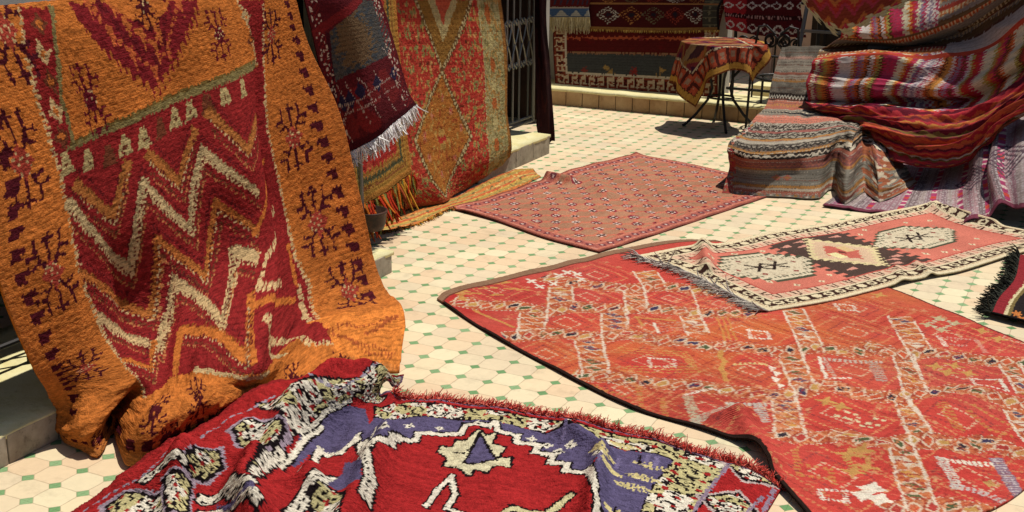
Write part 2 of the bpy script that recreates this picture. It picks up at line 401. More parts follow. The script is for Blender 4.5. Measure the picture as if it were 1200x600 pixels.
# wall and balustrade at the far side
wall_boxes('terrace_wall', M_WALL, [((-4.61, 10.16, 0), (-2.98, 10.30, .97))], 'low plastered terrace wall hidden behind the hung kilims')
wall_boxes('neighbour_wall', M_PINK, [((-6, 12.4, 0), (-1.9, 12.6, 2.4))] + [((-3.8 + k * .62, 12.37, 0), (-3.78 + k * .62, 12.398, .9)) for k in range(3)], 'sunlit pink plaster wall beyond the railing behind the covered table')
wall_boxes('low_white_wall', M_CREAM, [((-2.95, 10.9, 0), (-1.6, 11.15, .12))], 'low white kerb wall beyond the railing behind the covered table', 'kerb wall')
wall_boxes('dark_backing', M_DARK, [((-2.3, 10.5, 0), (3.5, 10.7, 1.9)), ((-2.34, 10.4, 0), (-2.24, 10.498, 1.9))], 'added dark panel filling the black gaps behind the grey ladder and draped kilims', 'wall')  # added panel, its dark colour stands in for the shade there
rl = empty('iron_railing', (-2.4, 10.12, .14), 'black wrought iron railing with scrolls behind the covered table', 'railing')
b = MB(); 
for z in (.2, .93): b = MB(); b.tube([(-2.95, 10.12, z), (-1.5, 10.12, z)], .012); b.build('rail', M_IRON, rl)
for k in range(9): b = MB(); b.tube([(-2.9 + k * .17, 10.12, .14), (-2.9 + k * .17, 10.12, .95)], .008 if k % 4 else .014, 6); b.build('baluster', M_IRON, rl)
def scroll(c, r, t, s=1, m='xz', turns=1.2, n=22):
    out = []
    for i in range(n):
        a = i / (n - 1) * turns * 2 * math.pi; q = r * (1 - .75 * i / (n - 1)); u, v = s * (r - q * math.cos(a)) , q * math.sin(a) * t
        out.append((c[0] + u, c[1], c[2] + v) if m == 'xz' else (c[0], c[1] + u, c[2] + v))
    return out
for cx in (-2.78, -2.44):
    b = MB()
    for s in (-1, 1):
        for t in (-1, 1): b.tube(scroll((cx, 10.1, .60), .05, t, s), .008, 6)
    b.build('scroll', M_IRON, rl)
# iron garden chair whose scrolled back shows above the bench
WYp = lambda px, py, y: WY(px, py, y)
cx, _, cz = WY(911, 48, 9.45)
ch = empty('iron_chair', (cx, 9.6, 0), 'black wrought iron chair with a scrolled back, beside the ladder', 'chair')
for s in (-1, 1):
    b = MB(); b.tube([(cx + s * .2, 9.45, .0), (cx + s * .19, 9.45, .4), (cx + s * .15, 9.44, cz - .05)], .010, 7); b.build('leg', M_IRON, ch)
    b = MB(); b.tube([(cx + s * .2, 9.85, .0), (cx + s * .19, 9.83, .38)], .010, 7); b.build('leg', M_IRON, ch)
b = MB(); b.tube([(cx + .19 * math.cos(a), 9.64 + .19 * math.sin(a), .39) for a in np.linspace(0, 6.283, 25)[:-1]], .010, 6, True)
for k in range(7): b.tube([(cx - .18 + k * .06, 9.48, .392), (cx - .18 + k * .06, 9.81, .392)], .005, 5)
b.build('seat', M_IRON, ch)
b = MB()
for s in (-1, 1):
    for t in (-1, 1): b.tube(scroll((cx, 9.45, cz), .055, t, s, turns=1.25), .009, 6)
    b.tube([(cx + s * .02, 9.45, cz + .05), (cx + s * .09, 9.45, cz + .11), (cx + s * .15, 9.45, cz + .10), (cx + s * .17, 9.45, cz - .06)], .009, 6)
b.tube([(cx - .15, 9.45, cz - .12), (cx + .15, 9.45, cz - .12)], .009, 6)
b.build('scrolled_back', M_IRON, ch)
# ladder
ld = empty('ladder', (-2.05, 9.65, 0), 'grey metal ladder leaning behind the draped bench', 'ladder')
for s in (0, 1):
    b = MB(); b.tube([(-2.28 + s * .34, 9.45, .0), (-2.22 + s * .34, 9.9, 1.45)], .016, 8); b.build('side_rail', M_STEEL, ld)
for k in range(6):
    b = MB(); f = (.16 + .2 * k) / 1.45; y = 9.45 + .45 * f; x = -2.28 + .06 * f; b.box((x + .01, y - .02, .16 + .2 * k - .01), (x + .33, y + .02, .16 + .2 * k + .01)); b.build('rung', M_STEEL, ld)
# gate with scrolls
gt = empty('iron_gate', (-3.80, 7.45, .15), 'silver-grey iron gate with scrolls standing ajar on the short doorstep', 'gate')
gx = -3.80; ys = [WX(q, 60, gx)[1] for q in (594, 601.5, 609, 619.5, 625.5)]; zt = 1.9
dr = empty('added_dark_door', (-4.45, 8.83, .02), 'dark door leaf added to blacken the view behind the scrolled gate', 'door'); MDW = rough_mat('dark_backing_wood', C(52, 38, 30, k=.6), C(74, 54, 42, k=.6), 12.)  # leaf added so the gate backs onto darkness instead of pale wall
b = MB(); b.box((-4.90, 8.815, .03), (-4.085, 8.85, 2.15), .004); b.build('leaf', MDW, dr)
for z in (.25, 1.2): b = MB(); b.box((-4.80, 8.800, z), (-4.18, 8.814, z + .75), .004); b.build('panel', MDW, dr)
b = MB(); b.tube([(-4.15, 8.812, 1.05), (-4.15, 8.77, 1.05), (-4.24, 8.765, 1.05)], .010, 8); b.build('handle', M_STEEL, dr)
for y in ys[:4]: b = MB(); b.tube([(gx, y, .19), (gx, y, zt)], .008, 7); b.build('bar', M_GATE, gt)
for y in (ys[4], ys[0] - .25): b = MB(); b.tube([(gx, y, .16), (gx, y, zt)], .014, 8); b.build('post', M_GATE, gt)
for z in (.20, .165, zt): b = MB(); b.tube([(gx, ys[0] - .25, z), (gx, ys[4], z)], .009, 7); b.build('rail', M_GATE, gt)
b = MB()
for k in range(5):
    y = (ys[0] - .12) + k * (ys[4] - ys[0] + .05) / 4.2
    zc = WX(610, 50, gx)[2]
    for t in (-1, 1):
        for s in (-1, 1): b.tube([(gx + .01, y + s * a, zc + t * z) for a, z in ((.0, .0), (.028, .05), (.05, .11), (.045, .155), (.02, .17), (.008, .15), (.02, .13), (.03, .145))], .006, 6)
b.build('scrollwork', M_GATE, gt)
for nm, y0, y1, lb in (('window_grille', 2.2, 4.45, 'black iron window grille in the dark opening behind the orange rug'),):
    gr = empty(nm, (-3.42, 3.1, .12), lb, 'grille')
    for k in range(17): b = MB(); y = 1.78 + k * .155; b.tube([(-3.42, y, .12), (-3.42, y, 1.22)], .008, 6); b.build('bar', M_IRON, gr)
    for z in (.22, .68, 1.15): b = MB(); b.tube([(-3.42, 1.7, z), (-3.42, 4.45, z)], .010, 6); b.build('rail', M_IRON, gr)
# rail that carries the orange rug
rk = empty('rug_rail', (-3.14, 3.4, 0), 'dark metal hanging rail that carries the orange rug', 'rug rack')
b = MB(); b.tube([(-3.14, 1.9, 1.408), (-3.14, 4.36, 1.408)], .016, 10); b.build('top_bar', M_IRON, rk)
for y in (1.95, 4.30):
    b = MB(); b.tube([(-3.22, y, .12), (-3.14, y, 1.40)], .013, 8); b.build('post', M_IRON, rk)
# slim stand with a black pot foot, carries the maroon rug
bx, by, bz = G(420, 271, .118)
st = empty('stand', (bx, by + .0, .118), 'slim grey metal stand whose foot is in a black pot', 'rug stand')
sx_, sy0, _ = WX(419, 262, bx)
b = MB(); b.tube([(bx, by + .04, .13), (bx, by + .03, .6), (bx, by - .02, 1.5)], .011, 8); b.build('pole', M_STEEL, st)
b = MB(); b.tube([(bx + .0, by - .75, 1.5), (bx, by + .15, 1.5)], .010, 8); b.build('cross_bar', M_STEEL, st)
pt_ = MB(); n = 28
prof = [(.0, .0), (.075, .0), (.086, .03), (.094, .085), (.098, .09), (.098, .098), (.088, .098), (.082, .06), (.0, .05)]
for i, (r, z) in enumerate(prof[1:-1]): pass
V = [(bx + .03 + r * math.cos(2 * math.pi * k / n), by + .05 + r * math.sin(2 * math.pi * k / n), .124 + z) for r, z in prof for k in range(n)]
F = [(i * n + k, i * n + (k + 1) % n, (i + 1) * n + (k + 1) % n, (i + 1) * n + k) for i in range(len(prof) - 1) for k in range(n)]
pt_.add(V, F); po = pt_.build('pot', rough_mat('dark_glazed_clay', C(40, 34, 32, k=.6), C(92, 62, 50, k=.7), 12., rough=.5), smooth=True); tag(po, 'small black pot on the doorstep end at the foot of the stand', 'pot')
# round cafe table
tc = (-2.78, 9.40); tt = .66
tb = empty('cafe_table', (*tc, 0), 'round black iron cafe table with curved legs under the striped kilim', 'table')
b = MB(); n = 32; V = [(tc[0] + .30 * math.cos(2 * math.pi * k / n), tc[1] + .30 * math.sin(2 * math.pi * k / n), z) for z in (tt - .02, tt - .002) for k in range(n)]
b.add(V, [tuple(range(n - 1, -1, -1)), tuple(range(n, 2 * n))] + [(k, (k + 1) % n, n + (k + 1) % n, n + k) for k in range(n)]); b.build('top', M_IRON, tb)
for a in (.5, 2.0, 3.6, 5.2):
    c_, s_ = math.cos(a), math.sin(a); b = MB()
    b.tube([(tc[0] + r * c_, tc[1] + r * s_, z) for r, z in ((.25, tt - .03), (.20, .52), (.09, .40), (.07, .31), (.10, .22), (.19, .10), (.27, .02), (.29, .012))], .011, 8); b.build('leg', M_IRON, tb)
b = MB(); b.tube([(tc[0] + .10 * math.cos(q), tc[1] + .10 * math.sin(q), .24) for q in np.linspace(0, 6.283, 21)[:-1]], .008, 6, True); b.build('ring', M_IRON, tb)
# ---------------------------------------------------------------- paving
def paving_mat():
    m = mat('octagon_tile_paving', rough=.75, spec=.25); b = m.node_tree.nodes['Principled BSDF']
    g = N(m, 'ShaderNodeNewGeometry'); s = N(m, 'ShaderNodeSeparateXYZ'); Lk(m, g.outputs['Position'], s.inputs[0])
    w = N(m, 'ShaderNodeTexNoise', Scale=14., Detail=2.); Lk(m, g.outputs['Position'], w.inputs['Vector'])
    wb = math_n(m, 'MULTIPLY', math_n(m, 'SUBTRACT', w.outputs[0], .5), .07)
    I = math_n(m, 'ADD', math_n(m, 'MULTIPLY_ADD', s.outputs[0], 1 / T, 19.3572), wb)
    J = math_n(m, 'SUBTRACT', math_n(m, 'MULTIPLY_ADD', s.outputs[1], 1 / T, -33.9294), wb)
    def near(v): r = math_n(m, 'ROUND', v); return r, math_n(m, 'ABSOLUTE', math_n(m, 'SUBTRACT', v, r))
    ri, fi = near(I); rj, fj = near(J)
    d = math_n(m, 'ADD', fi, fj)                          # distance from the little green square
    # per square random
    def rand(a, c, k):
        cx = N(m, 'ShaderNodeCombineXYZ', Z=k); Lk(m, a, cx.inputs[0]); Lk(m, c, cx.inputs[1])
        r = N(m, 'ShaderNodeTexWhiteNoise', noise_dimensions='3D'); Lk(m, cx.outputs[0], r.inputs['Vector']); return r
    rg = rand(ri, rj, 1.)
    size = math_n(m, 'MULTIPLY_ADD', rg.outputs[0], .035, .195)
    isg = math_n(m, 'LESS_THAN', d, size)
    rt = rand(math_n(m, 'FLOOR', I), math_n(m, 'FLOOR', J), 2.)
    cr_ = N(m, 'ShaderNodeValToRGB'); Lk(m, rt.outputs[0], cr_.inputs[0]); e = cr_.color_ramp.elements
    def rgba(*c, k=ALB): return (*C(*c, k=k), 1)
    e[0].position = 0; e[0].color = rgba(230, 202, 166); e[1].position = 1; e[1].color = rgba(238, 226, 188)
    for p, c in ((.25, (234, 208, 172)), (.5, (236, 218, 180)), (.75, (226, 206, 174))):
        x = e.new(p); x.color = rgba(*c)
    n2 = N(m, 'ShaderNodeTexNoise', Scale=30., Detail=5., Roughness=.7); Lk(m, g.outputs['Position'], n2.inputs['Vector'])
    n3 = N(m, 'ShaderNodeTexNoise', Scale=1.6, Detail=4.); Lk(m, g.outputs['Position'], n3.inputs['Vector'])
    k = math_n(m, 'ADD', math_n(m, 'MULTIPLY_ADD', n2.outputs[0], .22, .84), math_n(m, 'MULTIPLY_ADD', n3.outputs[0], .34, -.13))
    n4 = N(m, 'ShaderNodeTexNoise', Scale=7., Detail=7., Roughness=.72); Lk(m, g.outputs['Position'], n4.inputs['Vector'])
    st = N(m, 'ShaderNodeMapRange'); Lk(m, n4.outputs[0], st.inputs[0]); st.inputs[1].default_value = .54; st.inputs[2].default_value = .70; st.inputs[3].default_value = 1.; st.inputs[4].default_value = .80
    k = math_n(m, 'MULTIPLY', k, st.outputs[0])
    sc = N(m, 'ShaderNodeVectorMath', operation='SCALE'); Lk(m, cr_.outputs[0], sc.inputs[0]); Lk(m, k, sc.inputs['Scale'])
    gr = N(m, 'ShaderNodeValToRGB'); Lk(m, rg.outputs[0], gr.inputs[0]); e = gr.color_ramp.elements
    e[0].color = rgba(108, 156, 100); e[1].color = rgba(146, 180, 130)
    sg = N(m, 'ShaderNodeVectorMath', operation='SCALE'); Lk(m, gr.outputs[0], sg.inputs[0]); Lk(m, k, sg.inputs['Scale'])
    mx = N(m, 'ShaderNodeMix', data_type='RGBA'); Lk(m, isg, mx.inputs['Factor']); Lk(m, sc.outputs[0], mx.inputs['A']); Lk(m, sg.outputs[0], mx.inputs['B'])
    # joints: along the lattice lines between octagons, and round the squares
    jl = math_n(m, 'MINIMUM', fi, fj); js = math_n(m, 'ABSOLUTE', math_n(m, 'SUBTRACT', d, size))
    jd = math_n(m, 'MINIMUM', jl, math_n(m, 'MULTIPLY', js, .7))
    jn = math_n(m, 'MULTIPLY_ADD', n2.outputs[0], .03, 0.)
    mr = N(m, 'ShaderNodeMapRange', interpolation_type='SMOOTHSTEP'); Lk(m, math_n(m, 'ADD', jd, math_n(m, 'SUBTRACT', jn, .015)), mr.inputs[0])
    mr.inputs[1].default_value = .004; mr.inputs[2].default_value = .022
    notg = math_n(m, 'SUBTRACT', 1., isg)
    jf = math_n(m, 'MULTIPLY', math_n(m, 'SUBTRACT', 1., mr.outputs[0]), math_n(m, 'MULTIPLY_ADD', notg, .30, .12))
    m2 = N(m, 'ShaderNodeMix', data_type='RGBA'); Lk(m, jf, m2.inputs['Factor']); Lk(m, mx.outputs['Result'], m2.inputs['A']); m2.inputs['B'].default_value = rgba(136, 108, 80)
    Lk(m, m2.outputs['Result'], b.inputs['Base Color'])
    bp = N(m, 'ShaderNodeBump', Strength=.5, Distance=.003); Lk(m, math_n(m, 'ADD', mr.outputs[0], math_n(m, 'MULTIPLY', n2.outputs[0], .5)), bp.inputs['Height'])
    tl = N(m, 'ShaderNodeVectorMath', operation='MULTIPLY_ADD'); Lk(m, rt.outputs[1], tl.inputs[0]); tl.inputs[1].default_value = (.07, .07, 0); tl.inputs[2].default_value = (-.035, -.035, 0)
    ad = N(m, 'ShaderNodeVectorMath', operation='ADD'); Lk(m, bp.outputs[0], ad.inputs[0]); Lk(m, tl.outputs[0], ad.inputs[1])
    nm = N(m, 'ShaderNodeVectorMath', operation='NORMALIZE'); Lk(m, ad.outputs[0], nm.inputs[0]); Lk(m, nm.outputs[0], b.inputs['Normal'])
    return m
fb = MB(); fb.add([(-9, -7, 0), (13, -7, 0), (13, 22, 0), (-9, 22, 0)], [(0, 1, 2, 3)])
tag(fb.build('ground', paving_mat()), kind='structure')
# ---------------------------------------------------------------- rugs lying on the paving
def floor_rug(name, top, bot, left, right, nu, nv, paint, height, m, thick=.008, pile=.0015, knot=.007, back=None, seed=1):
    g = lambda L: [g2(*p) for p in L]
    P2 = coons(g(top), g(bot), g(left), g(right), nu, nv)
    X, Y = P2[..., 0], P2[..., 1]
    U, V = np.meshgrid(np.linspace(0, 1, nu), np.linspace(0, 1, nv))
    dye = paint(X, Y, U, V); z = height(X, Y, U, V)
    P = np.dstack([X, Y, z])
    o = sheet(name, P, dye, m, thick=thick, flip=True, pile=pile, knot=knot, back=back, seed=seed)
    c = P.reshape(-1, 3).mean(0); origin_to(o, (c[0], c[1], 0)); return o, P
def ridge(X, Y, a, b, h, w, skew=0.):
    """a low fold running from a to b"""
    dx, dy = b[0] - a[0], b[1] - a[1]; L = math.hypot(dx, dy); x, y = X - a[0], Y - a[1]
    t = (x * dx + y * dy) / L; d = (x * dy - y * dx) / L
    e = np.clip(np.minimum(t, L - t) / (w * 1.5) + 1, 0, 1); e = e * e * (3 - 2 * e)
    d = d + skew * np.sin(t / L * 3.14) * L
    return h * e * np.exp(-(d / w) ** 2)
WHT = C(238, 226, 205)
# --- large red rug
def red_paint(X, Y, U, V):
    X0, Y0 = X, Y
    wx = X + .008 * vn(X / .04, Y / .04, 3); wy = Y + .008 * vn(X / .04, Y / .04, 4)
    p = Paint(wx, wy, C(208, 62, 46)); p.jag(.005, .7, 11, .42)
    red, red2, ora, yel, brn = C(208, 56, 42), C(196, 40, 36), C(214, 112, 42), C(216, 160, 70), C(168, 92, 44)
    n = fbm(X * 1.7, Y * 1.7, 21); n2 = fbm(X * 7, Y * 7, 22)
    p.fill(np.ones(X.shape, bool), C(212, 76, 62), a=0)
    a = np.clip(.5 + n * 1.1, 0, 1)[..., None]; p.c = C(210, 62, 48) * a + C(206, 82, 68) * (1 - a)
    def blob(px, py, r, col, k):
        cx, cy_ = g2(px, py); d = np.hypot(X - cx, Y - cy_) / r
        w = np.clip(k * .5 * np.exp(-d * d) * (1 + n2 * 2.2), 0, 1)[..., None]; p.c = p.c * (1 - w) + col * w
    for q in ((880, 400, .42, ora, .8), (760, 430, .35, ora, .7), (980, 385, .45, ora, .75), (1040, 350, .3, C(210, 120, 50), .9), (690, 440, .3, ora, .6), (640, 390, .3, ora, .3),
              (560, 350, .4, red2, .9), (850, 480, .25, C(170, 36, 32), .8), (1120, 390, .4, C(206, 62, 58), .8), (1100, 560, .4, red2, .7)): blob(*q)
    def px(L): return [g2(*q) for q in L]
    def band(L, hw, base=C(196, 104, 54), per=.060):
        pts = px(L)
        for ix, s, t in p.local(pts, hw):
            k = np.floor((s + t * .02) / per); f = (s + t * .024) / per - k; q = np.abs(f - .5) * 2
            rr = hsh(k, k * 0 + int(L[0][0]), 3); col = p.c[ix]
            b_ = base * (.85 + .3 * rr[:, None]); col = col * .25 + b_ * .75
            at = np.abs(t)
            loz = at * .95 + q * .75
            ring = (loz < .80) & (loz > .52); col[ring] = C(220, 190, 160)
            core = loz <= .52
            pal = np.array([C(70, 60, 92), C(206, 84, 40), C(84, 96, 60), C(200, 150, 70), C(190, 60, 50), C(60, 50, 60)]); ci = (rr * 5.99).astype(int)
            col[core] = pal[ci][core]
            xl = (np.abs(f - at * .25) < .07) & (at < .85); col[xl] = C(176, 70, 40)
            ed = at > .90; dd = (np.floor(s / .011) % 2 == 0); col[ed & dd] = C(226, 196, 168); col[ed & ~dd] = C(180, 70, 50)
            p.c[ix] = col
    rows = [
        ([(640, 328), (668, 334), (728, 341), (774, 338), (812, 342), (850, 345), (900, 350)], .07),
        ([(533, 356), (560, 360), (606, 362), (638, 368), (680, 363), (734, 365), (760, 364), (800, 368), (830, 370), (880, 370)], .065),
        ([(596, 398), (650, 393), (706, 398), (736, 394), (770, 402), (800, 403), (830, 410), (850, 408), (912, 416), (936, 413), (964, 410), (1000, 416), (1030, 411), (1046, 420), (1090, 416), (1112, 420), (1160, 426), (1200, 428)], .06),
        ([(676, 442), (700, 446), (740, 450), (790, 454), (815, 456), (840, 459), (870, 462), (904, 467), (928, 464), (968, 456), (1000, 464), (1040, 469), (1064, 466), (1120, 461), (1150, 472), (1210, 479)], .055),
        ([(908, 512), (930, 517), (973, 517), (989, 515), (1010, 525), (1043, 531), (1067, 525), (1101, 523), (1128, 528), (1155, 520), (1187, 533), (1215, 538)], .055),
        ([(1040, 603), (1067, 600), (1107, 596), (1150, 604), (1200, 612)], .055)]
    cols = [[(742, 320), (754, 338), (759, 360)], [(644, 340), (642, 364), (638, 388)], [(730, 344), (735, 366), (735, 388)], [(811, 344), (820, 370), (831, 392)],
            [(610, 370), (606, 396), (612, 400)], [(705, 370), (705, 397), (714, 442)], [(797, 374), (806, 396)], [(918, 368), (936, 408), (954, 456)], [(1040, 372), (1066, 418), (1086, 462)],
            [(674, 402), (683, 444)], [(913, 424), (931, 462), (944, 514)], [(1046, 422), (1060, 468), (1092, 519)], [(1170, 430), (1190, 466)], [(904, 469), (910, 516)], [(1048, 475), (1067, 527), (1097, 594)],
            [(1176, 485), (1199, 520)], [(1041, 536), (1063, 602)]]
    # steep bands fill between each pair of upright lines
    for a, b in (([(644, 340), (640, 366)], [(670, 338), (672, 358)]), ([(742, 320), (756, 340)], [(770, 322), (778, 334)]), ([(730, 346), (734, 364)], [(754, 340), (759, 360)]),
                 ([(610, 370), (606, 396)], [(641, 366), (638, 388)]), ([(706, 372), (706, 396)], [(733, 366), (736, 390)]), ([(797, 374), (806, 396)], [(818, 368), (829, 390)]),
                 ([(918, 368), (936, 410)], [(940, 364), (963, 407)]), ([(1040, 372), (1064, 418)], [(1070, 378), (1090, 413)]), ([(674, 402), (682, 443)], [(705, 396), (714, 442)]),
                 ([(913, 424), (930, 461)], [(938, 416), (954, 455)]), ([(1046, 422), (1057, 462)], [(1070, 418), (1086, 461)]), ([(1170, 430), (1191, 468)], [(1190, 428), (1212, 466)]),
                 ([(904, 469), (909, 514)], [(933, 464), (944, 512)]), ([(1048, 475), (1067, 525)], [(1064, 469), (1092, 519)]), ([(1176, 485), (1198, 520)], [(1199, 483), (1222, 520)]),
                 ([(1041, 536), (1063, 601)], [(1067, 527), (1097, 592)])):
        A0, A1, B0, B1 = [np.array(g2(*q)) for q in (a[0], a[1], b[0], b[1])]
        c0, c1 = (A0 + B0) / 2, (A1 + B1) / 2; hw = (np.linalg.norm(B0 - A0) + np.linalg.norm(B1 - A1)) / 4 * .93
        for ix, s, t in p.local([c0, c1], hw):
            per = .075; sk = s + t * hw * .5; k = np.floor(sk / per); f = sk / per - k; q = np.abs(f - .5) * 2; at = np.abs(t)
            rr = hsh(k, k * 0 + int(a[0][0]), 8); col = p.c[ix] * .2 + C(206, 116, 54) * .8
            loz = at * .8 + q * .8
            pal = np.array([C(96, 88, 110), C(206, 100, 40), C(100, 104, 64), C(212, 150, 60), C(226, 206, 180)])
            col[(loz < .78) & (loz > .52)] = C(222, 190, 160); k2 = loz <= .52; col[k2] = pal[(rr * 4.99).astype(int)][k2]
            zz = np.abs(f - .5 - t * .3) < .05; col[zz] = C(170, 60, 40)
            p.c[ix] = col
    for L, hw in rows: band(L, hw)
    for L in cols: p.line(px(L), .0105, C(228, 206, 182)); 
    for L in ([(670, 338), (672, 358)], [(770, 322), (778, 334)], [(753, 338), (759, 360)], [(641, 366), (638, 388)], [(733, 366), (736, 388)], [(818, 368), (829, 390)], [(940, 364), (963, 406)],
              [(1070, 378), (1091, 412)], [(705, 395), (714, 442)], [(938, 416), (954, 454)], [(1070, 418), (1086, 460)], [(933, 464), (944, 512)], [(1064, 469), (1092, 517)], [(1067, 525), (1097, 592)], [(1195, 428), (1212, 466)]):
        p.line(px(L), .0095, C(228, 206, 182))
    def ln(L, w, c, **k): p.line(px(L), w * .72, c * .94, **k)
    # little figures in the fields
    for cx_, cy_2, k_ in ((580, 343, .7), (690, 352, .8), (786, 353, .6), (846, 360, .7), (665, 381, .9), (760, 386, .7), (874, 392, 1.), (1000, 392, .9), (1110, 396, .9), (640, 418, .7), (765, 428, 1.2), (880, 438, .8), (1000, 437, 1.), (1120, 440, 1.), (830, 484, .9), (985, 490, 1.), (1122, 496, 1.), (975, 560, 1.1), (1142, 566, 1.1), (700, 325, .8), (1000, 362, .9), (1190, 400, .8), (900, 480, .5), (730, 460, .6)):
        c_ = np.array(g2(cx_, cy_2)); ux = np.array([.80, -.42]) * .30 * k_; vy = np.array([.25, .92]) * .20 * k_
        for i_, (s_, col_) in enumerate(((1., C(214, 130, 80)), (.80, C(168, 52, 44)), (.62, C(222, 150, 90)), (.40, C(150, 60, 60)), (.22, C(224, 190, 150)))):
            q = [tuple(c_ + s_ * (a_ * ux + b_ * vy)) for a_, b_ in ((1, 1), (1, -1), (-1, -1), (-1, 1), (1, 1))]; p.line(q, .011, col_, dash=.022, duty=.6, a=.75)
        for a_ in (-.9, -.45, 0, .45, .9):
            for b_ in (-1.15, 1.15): p.star(tuple(c_ + a_ * ux + b_ * vy), .02, C(216, 140, 96), 4, .4)
    for b in ([(760, 422), (790, 425), (791, 434), (763, 434)], [(876, 390), (898, 391), (902, 400), (880, 400)], [(978, 359), (1000, 361), (1004, 367), (984, 366)], [(960, 579), (990, 579), (993, 592), (962, 590)]):
        ln(b + [b[0]], .022, WHT, dash=.016)
    for k in range(3):
        q = k * 3
        ln([(724 + q, 410 + q), (804 - q, 416 + q * .7), (820 - q * 1.6, 440 - q), (728 + q, 440 - q)], .012, yel, dash=.03, duty=.8, a=.7)
    ln([(959, 422), (968, 448)], .02, WHT); ln([(970, 424), (1028, 428)], .05, C(214, 190, 170), dash=.02); ln([(1022, 430), (1032, 450)], .06, C(196, 160, 142), dash=.02, duty=.7); ln([(966, 426), (978, 446)], .03, C(206, 170, 150), dash=.02); ln([(976, 449), (996, 448)], .03, WHT, dash=.02)
    ln([(1086, 383), (1100, 376), (1120, 382), (1104, 388), (1086, 383)], .03, C(206, 196, 160), dash=.03)
    for c in ((1086, 383), (1120, 382), (1100, 375), (1104, 389)): p.star(g2(*c), .04, C(196, 176, 130), 4, .4)
    ln([(1100, 397), (1108, 408)], .03, WHT, dash=.014); ln([(1112, 398), (1145, 403), (1154, 416)], .03, C(222, 150, 130), dash=.016); ln([(1112, 406), (1130, 408)], .025, C(222, 150, 130), dash=.016)
    for c in ((1096, 433), (1110, 440), (1118, 432), (1134, 441), (968, 474), (984, 480), (1030, 348), (1150, 390), (1170, 400), (1010, 536), (994, 538), (1000, 557), (1016, 552)): p.star(g2(*c), .05, C(206, 150, 72), 4, .35)
    ln([(990, 540), (1010, 534), (1018, 548), (1002, 558), (990, 540)], .03, C(206, 150, 72), dash=.02)
    ln([(1137, 448), (1171, 451), (1179, 464)], .022, WHT, dash=.05, duty=.9); ln([(1137, 448), (1144, 461), (1179, 465)], .022, WHT, dash=.02)
    ln([(1107, 545), (1165, 548)], .045, WHT, dash=.018, duty=.65); ln([(1101, 543), (1120, 576)], .05, C(216, 204, 190), dash=.014, duty=.7); ln([(1168, 544), (1192, 581)], .06, C(150, 118, 138)); ln([(1168, 544), (1192, 581)], .05, C(206, 190, 190), dash=.016, duty=.4)
    ln([(1118, 575), (1152, 582), (1176, 592)], .045, C(206, 186, 180), dash=.018, duty=.6); p.star(g2(1159, 570), .03, C(196, 150, 80), 4, .5)
    ln([(856, 476), (893, 478)], .045, C(214, 200, 186), dash=.02, duty=.7); ln([(888, 478), (897, 497)], .05, C(200, 180, 170), dash=.016, duty=.7)
    ln([(806, 470), (816, 499)], .055, C(196, 184, 150), dash=.012, duty=.65); ln([(804, 467), (834, 459), (850, 462)], .025, WHT, dash=.014); ln([(818, 497), (860, 478)], .06, C(196, 184, 160), dash=.013, duty=.6)
    for c in ((622, 332), (632, 338), (654, 325), (664, 322), (676, 324), (680, 330), (648, 334)):
        ln([(c[0] - 4, c[1] - 2), (c[0] + 4, c[1] + 2)], .02, WHT); ln([(c[0] + 4, c[1] - 1), (c[0] - 3, c[1] + 2)], .02, WHT)
    rg = random.Random(4)
    for k in range(46):
        x = rg.uniform(530, 730); y = 352 - (x - 530) * .21 + rg.uniform(-9, 9)
        if x > 610 and y < 330 or y > 355: continue
        ln([(x, y), (x + rg.uniform(3, 9), y + rg.uniform(-1, 2))], .025, yel, a=.8)
    for k in range(14): ln([(556 + k * 3.2, 366 + k * 1.5), (559 + k * 3.2, 367 + k * 1.5)], .02, yel, a=.7)
    for a, b in (((766, 382), (798, 381)), ((768, 385), (800, 384)), ((769, 388), (802, 387)), ((770, 391), (803, 390))): ln([a, b], .012, C(214, 150, 130), dash=.02)
    ln([(766, 381), (771, 392)], .016, WHT); ln([(746, 374), (790, 379)], .02, yel, a=.7); ln([(746, 374), (752, 383)], .02, yel, a=.7)
    for k in range(3): ln([(840 + k * 6, 376), (850 + k * 6, 402)], .012, C(220, 150, 60), a=.8)
    ln([(846, 414), (843, 420), (850, 427), (845, 434), (852, 448)], .03, yel, a=.8)
    for c in ((906, 434), (911, 440), (909, 447), (915, 454)): p.poly(px([(c[0] - 5, c[1] - 3), (c[0] + 5, c[1]), (c[0] - 2, c[1] + 4)]), WHT)
    for k in range(7): p.poly(px([(858 + k * 6, 431), (861 + k * 6, 428), (864 + k * 6, 431)]), C(224, 190, 120))
    for L in ([(931, 531), (936, 562), (973, 566)], [(944, 550), (972, 553), (976, 570)], [(846, 376), (900, 372)], [(690, 455), (740, 470)], [(748, 456), (756, 500)], [(776, 470), (780, 492)], [(1098, 482), (1118, 507)], [(1104, 480), (1126, 508)], [(1138, 484), (1180, 500)], [(1134, 490), (1160, 508), (1182, 514)]):
        ln(L, .03, C(208, 140, 60), dash=.025, a=.7)
    for c in ((985, 492), (1000, 496), (1022, 500), (1028, 494), (996, 487), (1014, 503)): ln([(c[0] - 7, c[1] - 1), (c[0] + 7, c[1] + 2)], .025, C(226, 208, 160), dash=.03)
    for c in ((1011, 584), (1030, 590), (1022, 577)): p.star(g2(*c), .045, WHT, 4, .6)
    for k in range(1500):                                   # tufts of the field showing worn warp and brighter yarn
        x, y = rg.uniform(620, 1200), rg.uniform(350, 600)
        ln([(x, y), (x + rg.uniform(4, 16), y + rg.uniform(-.5, 2))], .007, (C(222, 130, 92), C(150, 36, 30), C(214, 150, 90))[k % 3], a=.4)
    dark = C(58, 40, 34, k=.5)
    e = (1 - V); p.fill((e < .010 + .002 * vn(X * 30, Y * 30, 7)), dark)
